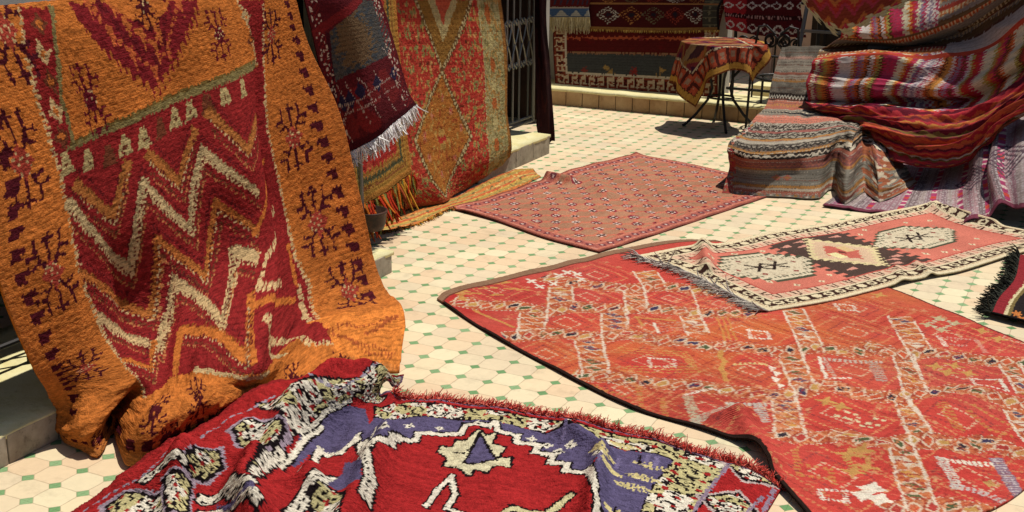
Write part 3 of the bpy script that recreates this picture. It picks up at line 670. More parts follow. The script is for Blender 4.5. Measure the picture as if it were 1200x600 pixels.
    p.fill(U < .020, C(150, 112, 84)); p.fill((U < .025) & (U > .020), C(120, 60, 44))
    p.fill(V < .008, C(110, 50, 40))
    return p.yarn(X0, Y0, 5, .13, .07, .007)
def red_h(X, Y, U, V):
    z = .012 + .006 * fbm(X * 1.8, Y * 1.8, 31)
    z += ridge(X, Y, g2(846, 498), g2(868, 496), .035, .05) + ridge(X, Y, g2(866, 500), g2(903, 550), .045, .045) + ridge(X, Y, g2(905, 560), g2(925, 600), .02, .05)
    z += ridge(X, Y, g2(960, 458), g2(1060, 440), .012, .07) + ridge(X, Y, g2(1040, 530), g2(1160, 470), .018, .09) + ridge(X, Y, g2(1100, 480), g2(1190, 450), .014, .08) + ridge(X, Y, g2(985, 520), g2(1100, 560), .012, .08)
    z += ridge(X, Y, g2(1040, 418), g2(1010, 405), .012, .05) + ridge(X, Y, g2(700, 452), g2(780, 430), .007, .07) + ridge(X, Y, g2(560, 345), g2(700, 352), .006, .08)
    z += .0025 * np.sin((X * .9 + Y * .4) * 26 + 3 * vn(X * 3, Y * 3, 8))
    under = np.exp(-(((X + 1.3) / .9) ** 2 + ((Y - 6.0) / .7) ** 2))
    return np.maximum(z * (1 - .5 * under), .0095)
red_top = [(522, 343), (560, 332), (620, 318), (680, 304), (730, 292), (790, 281), (838, 280)]
o, RED = floor_rug('floor_rug', [(838, 283), (930, 306), (1045, 340), (1100, 362), (1160, 387), (1260, 430)][::1], [(512, 352), (560, 385), (640, 430), (740, 480), (830, 508), (880, 530), (905, 565), (940, 602), (1000, 660)],
    [(838, 283), (790, 283), (730, 293), (680, 305), (620, 319), (560, 333), (522, 344), (512, 352)], [(1260, 430), (1240, 520), (1180, 590), (1000, 660)], 620, 470, red_paint, red_h, W_FLAT, seed=3)
tag(o, 'large bright red rug with diamond lattice bands and dark binding, lying flat across the paving', 'rug', 'rugs laid out on the paving')
# --- pale runner
RO, R1_, R2_ = [np.array(g2(*q)) for q in ((745, 303), (1270, 283), (900, 368))]
def run_paint(X, Y, U, V):
    L, W = 2.34, .974; x = U * L; y = V * W
    k = .0062; i, j = np.floor(x / k), np.floor(y / k); x = (i + .5 + .5 * (hsh(i, j, 2) - .5)) * k; y = (j + .5 + .5 * (hsh(i, j, 3) - .5)) * k
    p = Paint(x, y, C(218, 118, 96)); n = fbm(x * 4, y * 4, 44); p.c = p.c * (1 + .25 * n[..., None])
    cream, pinkc, dk, sal = C(232, 214, 172), C(226, 186, 154), C(72, 44, 36, k=.65), C(216, 114, 92)
    e = np.minimum(np.minimum(x, L - x), np.minimum(y, W - y)); lng = np.minimum(y, W - y) < np.minimum(x, L - x)
    s = np.where(lng, x, y)
    p.fill(e < .185, pinkc); p.fill((e > .172) & (e < .185), C(196, 84, 70))
    # dark v figures in the pale band
    f = (s / .12) % 1; t = (e - .145) / .04; v_ = (np.abs(np.abs(f - .5) - .12 - .08 * t) < .045) & (np.abs(t) < .75); p.fill(v_, dk)
    f2 = ((s + .06) / .12) % 1; p.fill((np.abs(f2 - .5) < .05) & (np.abs(t) < .5), C(206, 120, 100))
    p.fill(e < .106, dk); p.fill((e > .098) & (e < .112), cream)
    f = (s / .078) % 1 - .5; t = (e - .072) / .03; r = (f / .36) ** 2 + (t / .78) ** 2
    kk = hsh(np.floor(s / .078), s * 0, 5); p.fill((r < 1), cream); p.fill((r < .28) & (kk < .7), dk)
    p.fill(e < .040, cream); p.fill((e > .028) & (e < .033), C(190, 150, 110))
    # dark middle panel
    fld = e > .185; u, v = x / 2.27, y / W
    pan = fld & (np.abs(u - .455) < .125 + .02 * ((np.floor(y / .03) % 2)))
    p.fill(pan, C(92, 70, 62, k=.65))
    d = np.abs(u - .46) / .115 + np.abs(v - .49) / .30
    jg = .10 * (np.floor(y / .02) % 2) + .06 * (np.floor(x / .02) % 2)
    p.fill(fld & (d + jg < 1.05), C(226, 206, 150)); p.fill(fld & (d + jg < .86), C(222, 186, 150)); p.fill(fld & (d + jg * .5 < .50), C(206, 100, 82)); p.fill((np.abs(u - .43) < .014) & (np.abs(v - .52) < .045), C(238, 226, 160)); p.fill((np.abs(u - .49) < .014) & (np.abs(v - .45) < .045), C(226, 190, 130)); p.fill(fld & (d < .1), C(120, 60, 50))
    for a, b in ((.36, .26), (.40, .31), (.52, .7), (.55, .66), (.37, .72), (.54, .24), (.42, .24), (.50, .76)):
        p.poly([(2.27 * a - .05, W * b), (2.27 * a + .04, W * b - .02), (2.27 * a + .04, W * b + .02)], C(220, 150, 130))
    # stepped pale medallions
    for cu, cv, hu, hv in ((.205, .46, .125, .20), (.735, .49, .140, .17)):
        st = np.floor(np.abs(u - cu) * 2.27 / .045) * .045 / (hu * 2.27)
        hh = np.clip(1.45 - st * 1.35, .16, 1.) * (st < 1)
        q = np.abs(v - cv) / hv
        m_ = fld & (q < hh); p.fill(fld & (q < hh + .13) & (np.abs(u - cu) < hu + .012) & (np.abs(u - .46) > .11), C(90, 92, 70, k=.6)); p.fill(m_, C(222, 206, 172)); p.fill(m_ & (vn(x * 70, y * 70, 5) > .3), C(190, 170, 140))
        ins = fld & (np.abs(q - hh + .18) < .05); p.fill(ins & (np.floor(x / .014) % 2 == 0), C(96, 100, 80))
        rg = random.Random(int(cu * 100))
        for k_ in (-1, 1):
            cx = 2.27 * (cu + .022 * k_); cy2 = W * cv
            for sg in (-1, 1): p.line([(cx - .05, cy2 - .05 * sg), (cx + .05, cy2 + .05 * sg)], .017, C(52, 36, 34, k=.6))
        p.line([(2.27 * cu - .14, W * cv), (2.27 * cu + .14, W * cv)], .012, C(60, 44, 40))
        for a, b in ((-.085, 0), (.085, 0), (-.04, -.12), (.04, .12), (-.045, .1), (.045, -.1)): p.star((2.27 * (cu + a), W * (cv + b)), .022, C(150, 60, 54), 4, .5)
        for _ in range(60): 
            a, b = rg.uniform(-hu, hu) * 2.27, rg.uniform(-hv, hv) * W * .8; p.line([(2.27 * cu + a, W * cv + b), (2.27 * cu + a + .012, W * cv + b)], .007, C(150, 140, 120), a=.8)
    rg = random.Random(9)
    for a, b in ((.11, .27), (.13, .66), (.17, .76), (.24, .77), (.29, .72), (.10, .36), (.2, .22), (.28, .24), (.62, .28), (.66, .23), (.72, .77), (.8, .76), (.86, .7), (.63, .72), (.68, .76), (.82, .26), (.9, .3)):
        p.star((2.27 * a, W * b), .024, cream, 4, .5); p.star((2.27 * a, W * b), .009, C(120, 50, 44), 4, .5)
    return p.yarn(U * L, V * W, 15, .10, .05, .006)
def run_h(X, Y, U, V):
    z = .020 + .004 * fbm(X * 2, Y * 2, 51)
    z += ridge(X, Y, g2(822, 286), g2(829, 322), .040, .034) + ridge(X, Y, g2(1064, 350), g2(1050, 318), .014, .035) + ridge(X, Y, g2(1088, 326), g2(1070, 312), .02, .03) + ridge(X, Y, g2(1092, 248), g2(1160, 268), .03, .05)
    z += .012 * np.exp(-((U - .99) / .04) ** 2)
    return z
run_left = [(745, 304), (790, 317), (829, 334), (865, 352), (900, 369)]
o, RUN = floor_rug('floor_rug', [(745, 304), (800, 293), (822, 291), (852, 288), (900, 276), (960, 267), (1030, 253), (1097, 241)], [(900, 369), (975, 356), (1035, 341), (1060, 334), (1092, 327), (1125, 321), (1200, 298), (1262, 286)],
    run_left, [(1097, 241), (1115, 251), (1150, 264), (1200, 275), (1262, 286)], 560, 250, run_paint, run_h, W_FINE, seed=5)
tag(o, 'cream and salmon runner with two pale medallions, a dark middle panel and a fringed end', 'rug', 'rugs laid out on the paving')
lf = RUN[:, 0]; idx = np.linspace(0, len(lf) - 1, 230).astype(int); fr = lf[idx] - np.array([0, 0, .003]); off = np.array([*(RO - R1_), 0]); off /= np.linalg.norm(off)
f = strands('fringe', fr, np.tile(off, (len(fr), 1)), .085, W_FINE, o, [C(224, 214, 200), C(204, 196, 188), C(150, 142, 136)], w=.0048, droop=.12, wob=.7, floor=.016)
for q in (.46, .5, .53): pass
# --- small pink rug
def pink_paint(X, Y, U, V):
    L, W = 2.1, 1.2; x, y = U * L, V * W
    k = .008; i, j = np.floor(x / k), np.floor(y / k); xq = (i + .5 + .6 * (hsh(i, j, 2) - .5)) * k + .012 * vn(x * 5, y * 5, 9); yq = (j + .5 + .6 * (hsh(i, j, 3) - .5)) * k
    p = Paint(xq, yq, C(204, 122, 92)); n = fbm(x * 2.5, y * 2.5, 61); a = np.clip(.5 + n, 0, 1)[..., None]; p.c = p.c * a + C(194, 112, 80) * (1 - a)
    e = np.minimum(np.minimum(xq * 1.0, L - xq), np.minimum(yq, W - yq)); fld = e > .12
    # lattice of grey lozenges
    du, dv = .175, .088; r = np.floor(yq / dv); ox = xq + (r % 2) * du / 2; f = (ox / du) % 1 - .5; g = (yq / dv) % 1 - .5
    hx = np.abs(f) * 1.3 + np.abs(g) * .9; st = (np.floor(ox / .012) % 2 == 0)
    kk = hsh(np.floor(ox / du), r, 4)[..., None]
    p.fill(fld & (hx < .62), C(186, 124, 92)); m_ = fld & (hx < .62); p.c[m_] *= (.85 + .3 * kk[m_]); p.fill(fld & (hx < .5) & st, C(172, 128, 98)); p.fill(fld & (hx > .62) & (hx < .72), C(212, 110, 84))
    # flower clusters
    f2 = ((ox + du / 2) / du) % 1 - .5; dx, dy = f2 * du, g * dv
    for sx in (-1, 1):
        for sy2 in (-1, 1):
            rr = np.hypot(dx - sx * .014, dy - sy2 * .012); p.fill(fld & (rr < .009), C(216, 188, 172))
    cr_ = (np.hypot(dx, dy) < .030) & (np.minimum(np.abs(dx), np.abs(dy)) < .006); p.fill(fld & cr_, C(78, 32, 40, k=.6))
    rn = (np.hypot(dx, dy) > .026) & (np.hypot(dx, dy) < .036) & (kk[..., 0] > .3); p.fill(fld & rn, C(150, 44, 60))
    # edge bands
    p.fill(e < .12, C(198, 110, 84)); p.fill((e < .09) & (e > .04), C(180, 96, 84)); s = np.where(np.minimum(yq, W - yq) < np.minimum(xq, L - xq), xq, yq)
    f = (s / .075) % 1 - .5; t = (e - .065) / .03; q = np.abs(f) * 2 + np.abs(t) * .8; p.fill((q < .75) & (e < .1), C(120, 60, 66)); p.fill((q < .3) & (e < .1), C(226, 196, 184))
    p.fill(((e > .095) & (e < .101)) | ((e > .03) & (e < .036)), C(224, 150, 130)); p.fill(e < .014, C(150, 78, 66))
    return p.yarn(x, y, 25, .12, .08, .008)
def pink_h(X, Y, U, V):
    z = .011 + .006 * fbm(X * 2, Y * 2, 71)
    z += ridge(X, Y, g2(634, 209), g2(668, 216), .045, .04) + ridge(X, Y, g2(690, 212), g2(712, 232), .022, .06) + ridge(X, Y, g2(545, 250), g2(620, 262), .008, .06) + .02 * np.exp(-((X - g2(745, 181)[0]) ** 2 + (Y - g2(745, 181)[1]) ** 2) / .004)
    return np.maximum(z, .0095) + .0025 * np.sin(U * 40 + 5 * vn(X * 2, Y * 2, 3))
o, PNK = floor_rug('floor_rug', [(525, 245), (570, 234), (636, 212), (680, 197), (745, 182)], [(702, 297), (765, 277), (830, 255), (898, 232), (930, 221)], [(525, 245), (580, 260), (640, 281), (702, 297)],
    [(745, 182), (800, 192), (850, 203), (930, 221)], 420, 240, pink_paint, pink_h, W_FINE, seed=6)
tag(o, 'faded pink rug with rows of small white flowers, nearest the doorstep', 'rug', 'rugs laid out on the paving')
# ---------------------------------------------------------------- thick orange rug over the rail
ku = [0, .10, .17, .21, .25, .36, .5, .66, .8, 1.]
def yrow(l, b, y, r):
    q = [l, l + (b - l) * .6, b]
    for t in (.21, .25, .36, .5, .66): q.append(b + (y - b) * (t - .17) / .63)
    return q + [y, r]
def wrow(ys, zl, zr, xl, xr, dx=None):
    return [(xl + (xr - xl) * k + (dx[i] if dx else 0), y, zl + (zr - zl) * k) for i, (k, y) in enumerate(zip(ku, ys))]
rows = [wrow(yrow(2.50, 2.83, 4.02, 4.25), 1.0, 1.1, -3.20, -3.20),
        wrow(yrow(2.50, 2.83, 4.02, 4.25), 1.30, 1.32, -3.175, -3.175),
        wrow(yrow(2.50, 2.83, 4.02, 4.25), 1.435, 1.435, -3.125, -3.125),
        wrow(yrow(2.52, 2.85, 4.03, 4.26), 1.31, 1.36, -3.085, -3.085),
        wrow(yrow(2.62, 2.95, 4.00, 4.30), .93, 1.165, -3.05, -3.05, [0, .01, 0, 0, .0, .015, 0, .02, -.01, 0]),
        wrow(yrow(2.58, 2.91, 3.97, 4.42), .62, .86, -3.01, -2.98, [0, .02, 0, 0, -.0, .03, 0, .05, -.03, .0]),
        wrow(yrow(2.66, 2.95, 3.97, 4.48), .30, .50, -2.99, -2.93, [0, .03, .02, .0, -.03, .05, .04, .08, -.03, .0])]
g3 = lambda L: [tuple(G(*q)) for q in L]
rows.append(g3([(58, 465, .17), (108, 458, .19), (148, 452, .19), (160, 448, .18), (178, 450, .18), (212, 436, .21), (250, 430, .22), (298, 428, .20), (352, 370, .15), (449, 334, .06)]))
rows.append(g3([(64, 492, .07), (98, 505, .09), (122, 492, .10), (136, 470, .08), (158, 492, .14), (212, 480, .17), (258, 466, .16), (314, 442, .11), (376, 384, .12), (474, 362, .05)]))
rows.append(g3([(72, 514, .012), (96, 530, .012), (118, 533, .014), (133, 508, .012), (151, 546, .014), (205, 530, .02), (262, 500, .02), (332, 472, .02), (400, 440, .015), (468, 434, .012)]))
kvv = [0, .12, .19, .25, .42, .58, .74, .86, .93, 1.]
nu, nv = 560, 640
P = spline_grid(rows, ku, kvv, nu, nv)
U, V = np.meshgrid(np.linspace(0, 1, nu), np.linspace(0, 1, nv))
low = np.clip((V - .35) / .5, 0, 1); gat = np.exp(-((V - .93) / .09) ** 2)
dn = .012 * low * fbm(U * 9 + V * 2, V * 3.2, 12) + .016 * gat * fbm(U * 16 - V * 6, V * 26 + U * 14, 14) + .006 * fbm(U * 5, V * 6, 15)
sx, sy_ = (U - (.36 - (V - .74) * .55)) / .018, (V - .78) / .10; dn -= .02 * np.exp(-sx ** 2 - sy_ ** 2)      # creases
sx = (U - (.755 - (V - .6) * .12)) / .015; dn -= .02 * np.exp(-sx ** 2) * np.clip((V - .3) / .2, 0, 1) * np.clip((.9 - V) / .1, 0, 1)
sx = (U - (.70 - (V - .7) * .2)) / .03; dn += .03 * np.exp(-sx ** 2) * np.exp(-((V - .82) / .07) ** 2)
dn += .007 * gat * crease(U * 15 - V * 4, V * 30 + U * 10, 19); gf = gat * (U < .7); dn += .010 * gf * np.sin((V * 46 + U * 26) + 4 * vn(U * 8, V * 8, 17))
P = P + normals(P) * (-dn * 1.)[..., None]
P[..., 2] = np.maximum(P[..., 2], .012)
cl = Cloth(P); OW, OL = cl.su[-1], cl.sv[-1]
Xc, Yc = cl.X, cl.Y
p = Paint(Xc + .006 * vn(Xc / .02, Yc / .02, 3), Yc + .006 * vn(Xc / .02, Yc / .02, 4), C(208, 114, 14)); p.jag(.007, .9, 4)
ORG, ORD, RED_, MAR, CRM, OLV, BRN = C(208, 112, 14), C(180, 90, 16), C(152, 28, 28), C(84, 20, 28), C(212, 176, 118), C(140, 124, 70), C(120, 60, 34)
n = fbm(Xc * 6, Yc * 6, 41); p.c *= (1 + .25 * n[..., None])
T_ = cl.pts
# red field and side strips
Bl = [(25, 10), (32, 60), (50, 130), (66, 180), (74, 215), (84, 260), (92, 300), (104, 345), (122, 388), (150, 430), (168, 462)]
Yl = [(310, 5), (311, 75), (315, 150), (326, 200), (338, 260), (347, 300), (364, 332), (384, 376), (392, 400), (372, 402)]
fld = T_(Bl[3:] + [(200, 440), (230, 434), (290, 436), (330, 410)] + Yl[::-1][:-1])
p.poly(fld, RED_)
p.poly(T_([(24, 8), (50, 130), (66, 180), (88, 174), (75, 120), (62, 10)]), RED_)
p.poly(T_([(280, 0), (305, 78), (312, 74), (311, 0)]), RED_)
p.line(T_(Bl), .018, CRM, dash=.02, duty=.6); p.line(T_(Yl), .018, CRM, dash=.02, duty=.6)
p.line(T_([(62, 10), (75, 120), (88, 170)]), .02, OLV); p.line(T_([(279, 0), (303, 76)]), .02, CRM, dash=.02)
p.line(T_([(84, 176), (180, 130), (300, 76)]), .034, OLV); p.line(T_([(84, 170), (180, 124), (300, 70)]), .010, C(120, 96, 40))
p.poly(T_([(70, 182), (88, 176), (180, 134), (300, 80), (311, 78), (312, 108), (220, 150), (130, 194), (80, 212)]), RED_)
for k, c in enumerate([(80, 194), (106, 190), (130, 184), (148, 172), (170, 164), (190, 152), (207, 141), (225, 132), (245, 122), (266, 113), (287, 104)]):
    s = cl.at(*c); col = C(190, 166, 106) if k % 3 != 2 else BRN
    p.poly([(s[0] - .035, s[1] + .03), (s[0] + .035, s[1] + .03), (s[0] + .012, s[1] - .04), (s[0] - .012, s[1] - .04)], col); p.star(s, .012, BRN, 4, .5)
for k, c in enumerate([(48, 28), (52, 62), (62, 95), (68, 130), (74, 160), (290, 20), (296, 48)]):
    s = cl.at(*c); col = CRM if k % 2 else BRN; p.star(s, .04, col, 4, .55); p.star(s, .016, ORG, 4, .6)
# upper medallion with comb teeth
p.poly(T_([(84, 4), (92, 22), (120, 50), (150, 80), (184, 104), (205, 70), (222, 30), (232, 0)]), C(140, 26, 34))
med = T_([(84, 4), (120, 50), (150, 78), (184, 100), (205, 66), (222, 28), (232, 0)])
for a, b in zip(med[:-1], med[1:]):
    L = math.hypot(b[0] - a[0], b[1] - a[1]); m = max(1, int(L / .035))
    for i in range(m):
        q = (a[0] + (b[0] - a[0]) * (i + .5) / m, a[1] + (b[1] - a[1]) * (i + .5) / m); p.poly([(q[0] - .014, q[1] - .02), (q[0] + .014, q[1] - .02), (q[0], q[1] + .06)], C(140, 26, 34))
for off_, c_ in ((10, C(206, 96, 30)), (24, C(110, 22, 30)), (38, C(206, 104, 26))):
    q = T_([(92 + off_, 0), (126 + off_ * .6, 44 - off_ * .5), (152 + off_ * .4, 70 - off_ * .8), (184, 92 - off_), (202 - off_ * .4, 62 - off_ * .7), (220 - off_, 0)]); p.line(q, .016, c_, dash=.03, duty=.6)
    for a, b in q: p.poly([(a - .014, b - .02), (a + .014, b - .02), (a, b + .07)], c_)
p.poly(T_([(128, 0), (150, 20), (178, 36), (196, 14), (200, 0)]), ORG); tree_fig(p, cl.at(170, 8), .07, MAR, MAR, CRM)
for c in ((259, 40), (107, 118)): tree_fig(p, cl.at(*c), .085, C(112, 20, 36), C(112, 20, 36), CRM)
# zigzags
def zz(L, w, col, edge=True):
    q = T_(L); p.line(q, w, col)
    if edge:
        for o_, w_, c_ in ((.062, .011, BRN), (-.058, .010, C(112, 24, 28)), (.078, .007, C(196, 120, 60))): p.line([(a, b + o_) for a, b in q], w_, c_, dash=.016, duty=.6)
        p.line([(a, b + w * .62) for a, b in q], .014, C(120, 40, 30), dash=.018, duty=.5); p.line([(a, b + w * .62 + .006) for a, b in q], .008, CRM, dash=.022, duty=.45); p.line([(a, b - w * .6) for a, b in q], .012, col * .55, dash=.02, duty=.5)
zz([(92, 218), (136, 254), (150, 196)], .04, C(186, 110, 36)); zz([(176, 182), (213, 214), (229, 156)], .04, C(186, 110, 36)); zz([(246, 132), (292, 176), (302, 140)], .04, C(186, 110, 36))
zz([(83, 240), (154, 316), (170, 216), (226, 270), (240, 178), (302, 224)], .038, C(206, 176, 120))
zz([(98, 322), (180, 370), (186, 282), (243, 325), (256, 240), (302, 270)], .034, C(204, 116, 32))
zz([(120, 374), (188, 406), (205, 330), (262, 380), (275, 295), (300, 300)], .044, CRM)
zz([(146, 420), (178, 430), (182, 400)], .03, ORG); zz([(214, 386), (294, 418), (296, 346)], .045, ORG); p.line(T_([(212, 388), (206, 432)]), .04, ORG)
p.line(T_([(228, 432), (270, 438), (316, 436)]), .018, CRM)
p.line(T_([(322, 248), (314, 300), (304, 334), (330, 332)]), .030, C(214, 178, 120), dash=.03, duty=.75); p.line(T_([(297, 356), (320, 348), (345, 352)]), .03, ORG); p.line(T_([(340, 287), (348, 333)]), .018, ORG)
p.line(T_([(311, 190), (299, 275)]), .02, ORG); p.line(T_([(315, 372), (330, 400), (362, 400)]), .028, CRM, dash=.03, duty=.8); p.line(T_([(352, 337), (364, 374)]), .026, CRM, dash=.03, duty=.8); p.line(T_([(318, 400), (335, 415)]), .02, CRM)
# plant figures along both borders, hooked edge
for c in ((320, 42), (346, 162), (374, 262), (411, 340)): tree_fig(p, cl.at(*c), .108, C(84, 20, 34), C(176, 60, 40), CRM)
for c in ((8, 35), (28, 190), (64, 322), (102, 432)): tree_fig(p, cl.at(*c), .108, C(84, 20, 34), C(176, 60, 40), CRM)
for c, r in (((115, 515), .05), ((182, 478), .07), ((232, 462), .08), ((262, 490), .06), ((345, 440), .06), ((405, 428), .06), ((200, 512), .05)): tree_fig(p, cl.at(*c), r, MAR, MAR, ORG)
eR = T_([(338, 0), (352, 52), (374, 140), (402, 235), (420, 300), (436, 345)]); eL = [(x + .05, y) for x, y in T_([(2, 300), (25, 375), (50, 435), (72, 480)])]
for e in (eR, eL, [(.06, .3), (.06, 1.0)]): p.line(e, .032, C(90, 22, 34), dash=.075, duty=.6); p.line([(x + (.022 if e is not eR else -.022), y) for x, y in e], .03, C(90, 22, 34), dash=.075, duty=.3)
hem = (p.Y > OL - .12) & (p.Y < OL - .07) & (p.X < 1.0); p.fill(hem & ((p.X / .06) % 1 < .6), MAR)
p.fill((p.Y > OL - .05), C(206, 120, 36)); p.fill((p.X < .022) | (p.X > OW - .02), C(204, 112, 20))
# turned-up corner shows the smooth reverse
bk = T_([(357, 378), (420, 368), (474, 352), (480, 380), (470, 428), (452, 424), (428, 422), (398, 414)])
p.poly(bk, C(232, 130, 14)); 
for L in ([(385, 388), (420, 402), (462, 414)], [(386, 386), (440, 378), (466, 368)], [(390, 390), (430, 412), (460, 418)]): p.line(T_(L), .012, C(176, 84, 24), dash=.02, duty=.5)
for k in range(7): a = (430 + k * 5, 390 - k * 3); p.line(T_([a, (a[0] + 8, a[1] - 3)]), .010, C(176, 84, 24))
dye = p.yarn(Xc, Yc, 7, .30, .05, .0075)
o = sheet('hanging_rug', P, dye, W_PILE, thick=.014, flip=True, pile=.0026, knot=.0075, back=C(196, 104, 26), uvs=(cl.su, cl.sv), seed=8)
origin_to(o, (-2.95, 3.5, 0)); tag(o, 'thick orange pile rug with a red zigzag field, draped from the rail onto the paving', 'rug', 'rugs hung by the doorways')
# ---------------------------------------------------------------- crumpled foreground rug
ku = [0, .08, .16, .24, .34, .5, .65, .8, .92, 1.]; kvv = [0, .12, .25, .4, .6, .78, 1.]
z0 = .014
rows = [
 [(474, 434, .08), (468, 450, .05), (446, 472, .02), (476, 467, z0), (545, 473, z0), (640, 487, z0), (730, 506, z0), (815, 530, z0), (880, 552, z0), (915, 572, z0)],
 [(402, 438, .13), (415, 452, .145), (424, 482, .05), (466, 492, z0), (538, 500, z0), (632, 512, z0), (720, 530, .02), (800, 554, z0), (865, 576, z0), (902, 594, z0)],
 [(308, 452, .15), (350, 466, .17), (384, 502, .06), (436, 518, .04), (518, 532, z0), (618, 545, z0), (705, 560, .03), (785, 584, z0), (850, 604, z0), (886, 620, z0)],
 [(226, 500, .10), (276, 506, .15), (326, 536, .07), (404, 552, .09), (488, 574, .02), (600, 588, z0), (690, 604, .02), (770, 624, z0), (835, 642, z0), (870, 656, z0)],
 [(152, 550, .04), (204, 540, .14), (258, 574, .06), (338, 578, .13), (448, 625, .02), (580, 645, z0), (680, 665, z0), (765, 685, z0), (830, 700, z0), (860, 712, z0)],
 [(78, 602, z0), (140, 592, .06), (200, 626, .03), (290, 645, .09), (410, 682, z0), (570, 705, z0), (680, 725, z0), (770, 745, z0), (835, 755, z0), (865, 765, z0)],
 [(-20, 670, z0), (40, 685, z0), (130, 705, z0), (230, 735, .03), (380, 760, z0), (560, 780, z0), (680, 800, z0), (780, 815, z0), (850, 828, z0), (890, 838, z0)]]
rows = [g3(r) for r in rows]
nu, nv = 820, 470
P = spline_grid(rows, ku, kvv, nu, nv)
U, V = np.meshgrid(np.linspace(0, 1, nu), np.linspace(0, 1, nv))
lump = np.clip((.42 - U) / .2, 0, 1)
dz = .010 * fbm(P[..., 0] * 3, P[..., 1] * 3, 81) + .030 * lump * fbm(P[..., 0] * 9, P[..., 1] * 9, 83)
X, Y = P[..., 0], P[..., 1]
def rdg(L, h, w):
    q = [g2(a, b, .09) for a, b in L]; r = 0
    for a, b in zip(q[:-1], q[1:]): r = np.maximum(r, ridge(X, Y, a, b, h, w))
    return r
dz += rdg([(452, 446), (430, 450), (392, 464), (350, 492), (318, 530)], .07, .036) + rdg([(455, 500), (440, 530), (425, 575), (400, 620)], .085, .042) + rdg([(300, 545), (285, 575), (300, 620)], .10, .05) + rdg([(215, 545), (205, 580), (190, 620)], .065, .04) + rdg([(360, 560), (372, 590)], .05, .035) - rdg([(400, 490), (370, 530), (340, 570)], .03, .03)
dz += ridge(X, Y, g2(662, 512), g2(705, 540), .05, .035) + ridge(X, Y, g2(705, 545), g2(690, 620), .055, .03) + ridge(X, Y, g2(560, 500), g2(520, 590), .012, .03)
dz += .006 * (1 - lump) * np.sin(X * 21 + Y * 9 + 3 * vn(X * 3, Y * 3, 6))
P[..., 2] = np.maximum(P[..., 2] + dz + .006 * lump * crease(X * 16, Y * 16, 91), .013); P = soften(P, 4)
cl = Cloth(P); Xc, Yc = cl.X, cl.Y; T_ = cl.pts
p = Paint(Xc + .005 * vn(Xc / .02, Yc / .02, 3), Yc + .005 * vn(Xc / .02, Yc / .02, 4), C(176, 22, 24)); p.jag(.0065, .8, 14)
FR, WH, BK, CR2, BLU, LIL = C(170, 26, 24), C(236, 226, 204), C(34, 24, 28, k=.6), C(202, 190, 130), C(94, 84, 122), C(150, 128, 150)
def curls(pl, seed=1, bg=WH, k=.022):
    """pale ground covered by small dark hooked figures"""
    q = Paint(p.X, p.Y, 0); c0 = p.c.copy(); p.poly(pl, [9, 9, 9]); m = p.c[..., 0] > 8; p.c = c0
    x, y = p.X[m], p.Y[m]; i, j = np.floor(x / (k * 4)), np.floor(y / (k * 3.2)); fx, fy = x / (k * 4) - i - .5, y / (k * 3.2) - j - .5
    h1 = hsh(i, j, seed); col = np.where((h1 > .55)[:, None], CR2, bg)
    r = np.hypot(fx, fy); th = np.arctan2(fy, fx); sp_ = np.sin(th * 2 + r * 15 + h1 * 6)
    n = vn(x / k * 1.2, y / k * 1.2, seed + 3)
    dk = ((sp_ > .25) & (r > .12) & (r < .46) & (n > -.22)); col = np.where(dk[:, None], BK, col)
    edge = (np.abs(fx) > .45) | (np.abs(fy) > .45); col = np.where((edge & (n > .02))[:, None], BK, col)
    rd = (r < .12) & (h1 < .5); col = np.where(rd[:, None], FR, col); cor = (np.abs(fx) > .38) & (np.abs(fy) > .36); col = np.where((cor)[:, None], FR, col)
    p.c[m] = col; p.line(pl + pl[:1], .011, BK)
# floral band along the far side, turning down at the right
curls(T_([(440, 474), (480, 469), (545, 476), (640, 490), (730, 509), (800, 518), (852, 529), (812, 602), (770, 680), (700, 670), (748, 600), (788, 536), (722, 522), (640, 505), (545, 490), (480, 487), (440, 488)]), 1)
# blue ground and stepped outline
blue = [(440, 488), (480, 487), (545, 491), (600, 496), (640, 506), (722, 523), (788, 537), (748, 600), (720, 650), (690, 640), (700, 590), (697, 560), (688, 546), (700, 533), (690, 546), (663, 550), (663, 542), (645, 540), (647, 531), (626, 528), (631, 519), (605, 516), (606, 508), (584, 503), (580, 494), (545, 496), (540, 506), (520, 507), (490, 505), (487, 513), (463, 511), (460, 517), (436, 514), (430, 525), (418, 508)]
p.poly(T_(blue), BLU)
step = blue[13:][::-1]; st2 = [(695, 640), (702, 592), (697, 562), (688, 548), (663, 550), (663, 542), (645, 540), (647, 531), (626, 528), (631, 519), (605, 516), (606, 508), (584, 503), (580, 492), (572, 497), (545, 496), (540, 506), (520, 507), (490, 505), (487, 513), (463, 511), (460, 517), (436, 514), (430, 526), (418, 508), (400, 528), (376, 522), (349, 549)]
p.line(T_(st2), .040, BK); p.line(T_(st2), .024, WH)
for c in ((448, 497), (480, 497), (515, 500), (560, 494), (622, 512), (640, 520), (655, 527), (700, 526), (668, 520)): p.star(cl.at(*c), .026, WH, 4, .55); p.star(cl.at(*c), .010, BK, 4, .6)
for c, a in (((730, 520), .05), ((762, 542), .06), ((752, 556), .055), ((740, 568), .055), ((715, 545), .04), ((706, 520), .05), ((725, 600), .05)):
    s = cl.at(*c); 
    for k in range(7): dx = (k - 3) * a * .3; p.line([(s[0] + dx, s[1] - a * .3 * (1 - abs(k - 3) / 4)), (s[0] + dx + .01, s[1] + a * .5 * (1 - abs(k - 3) / 4))], .011, C(214, 196, 130))
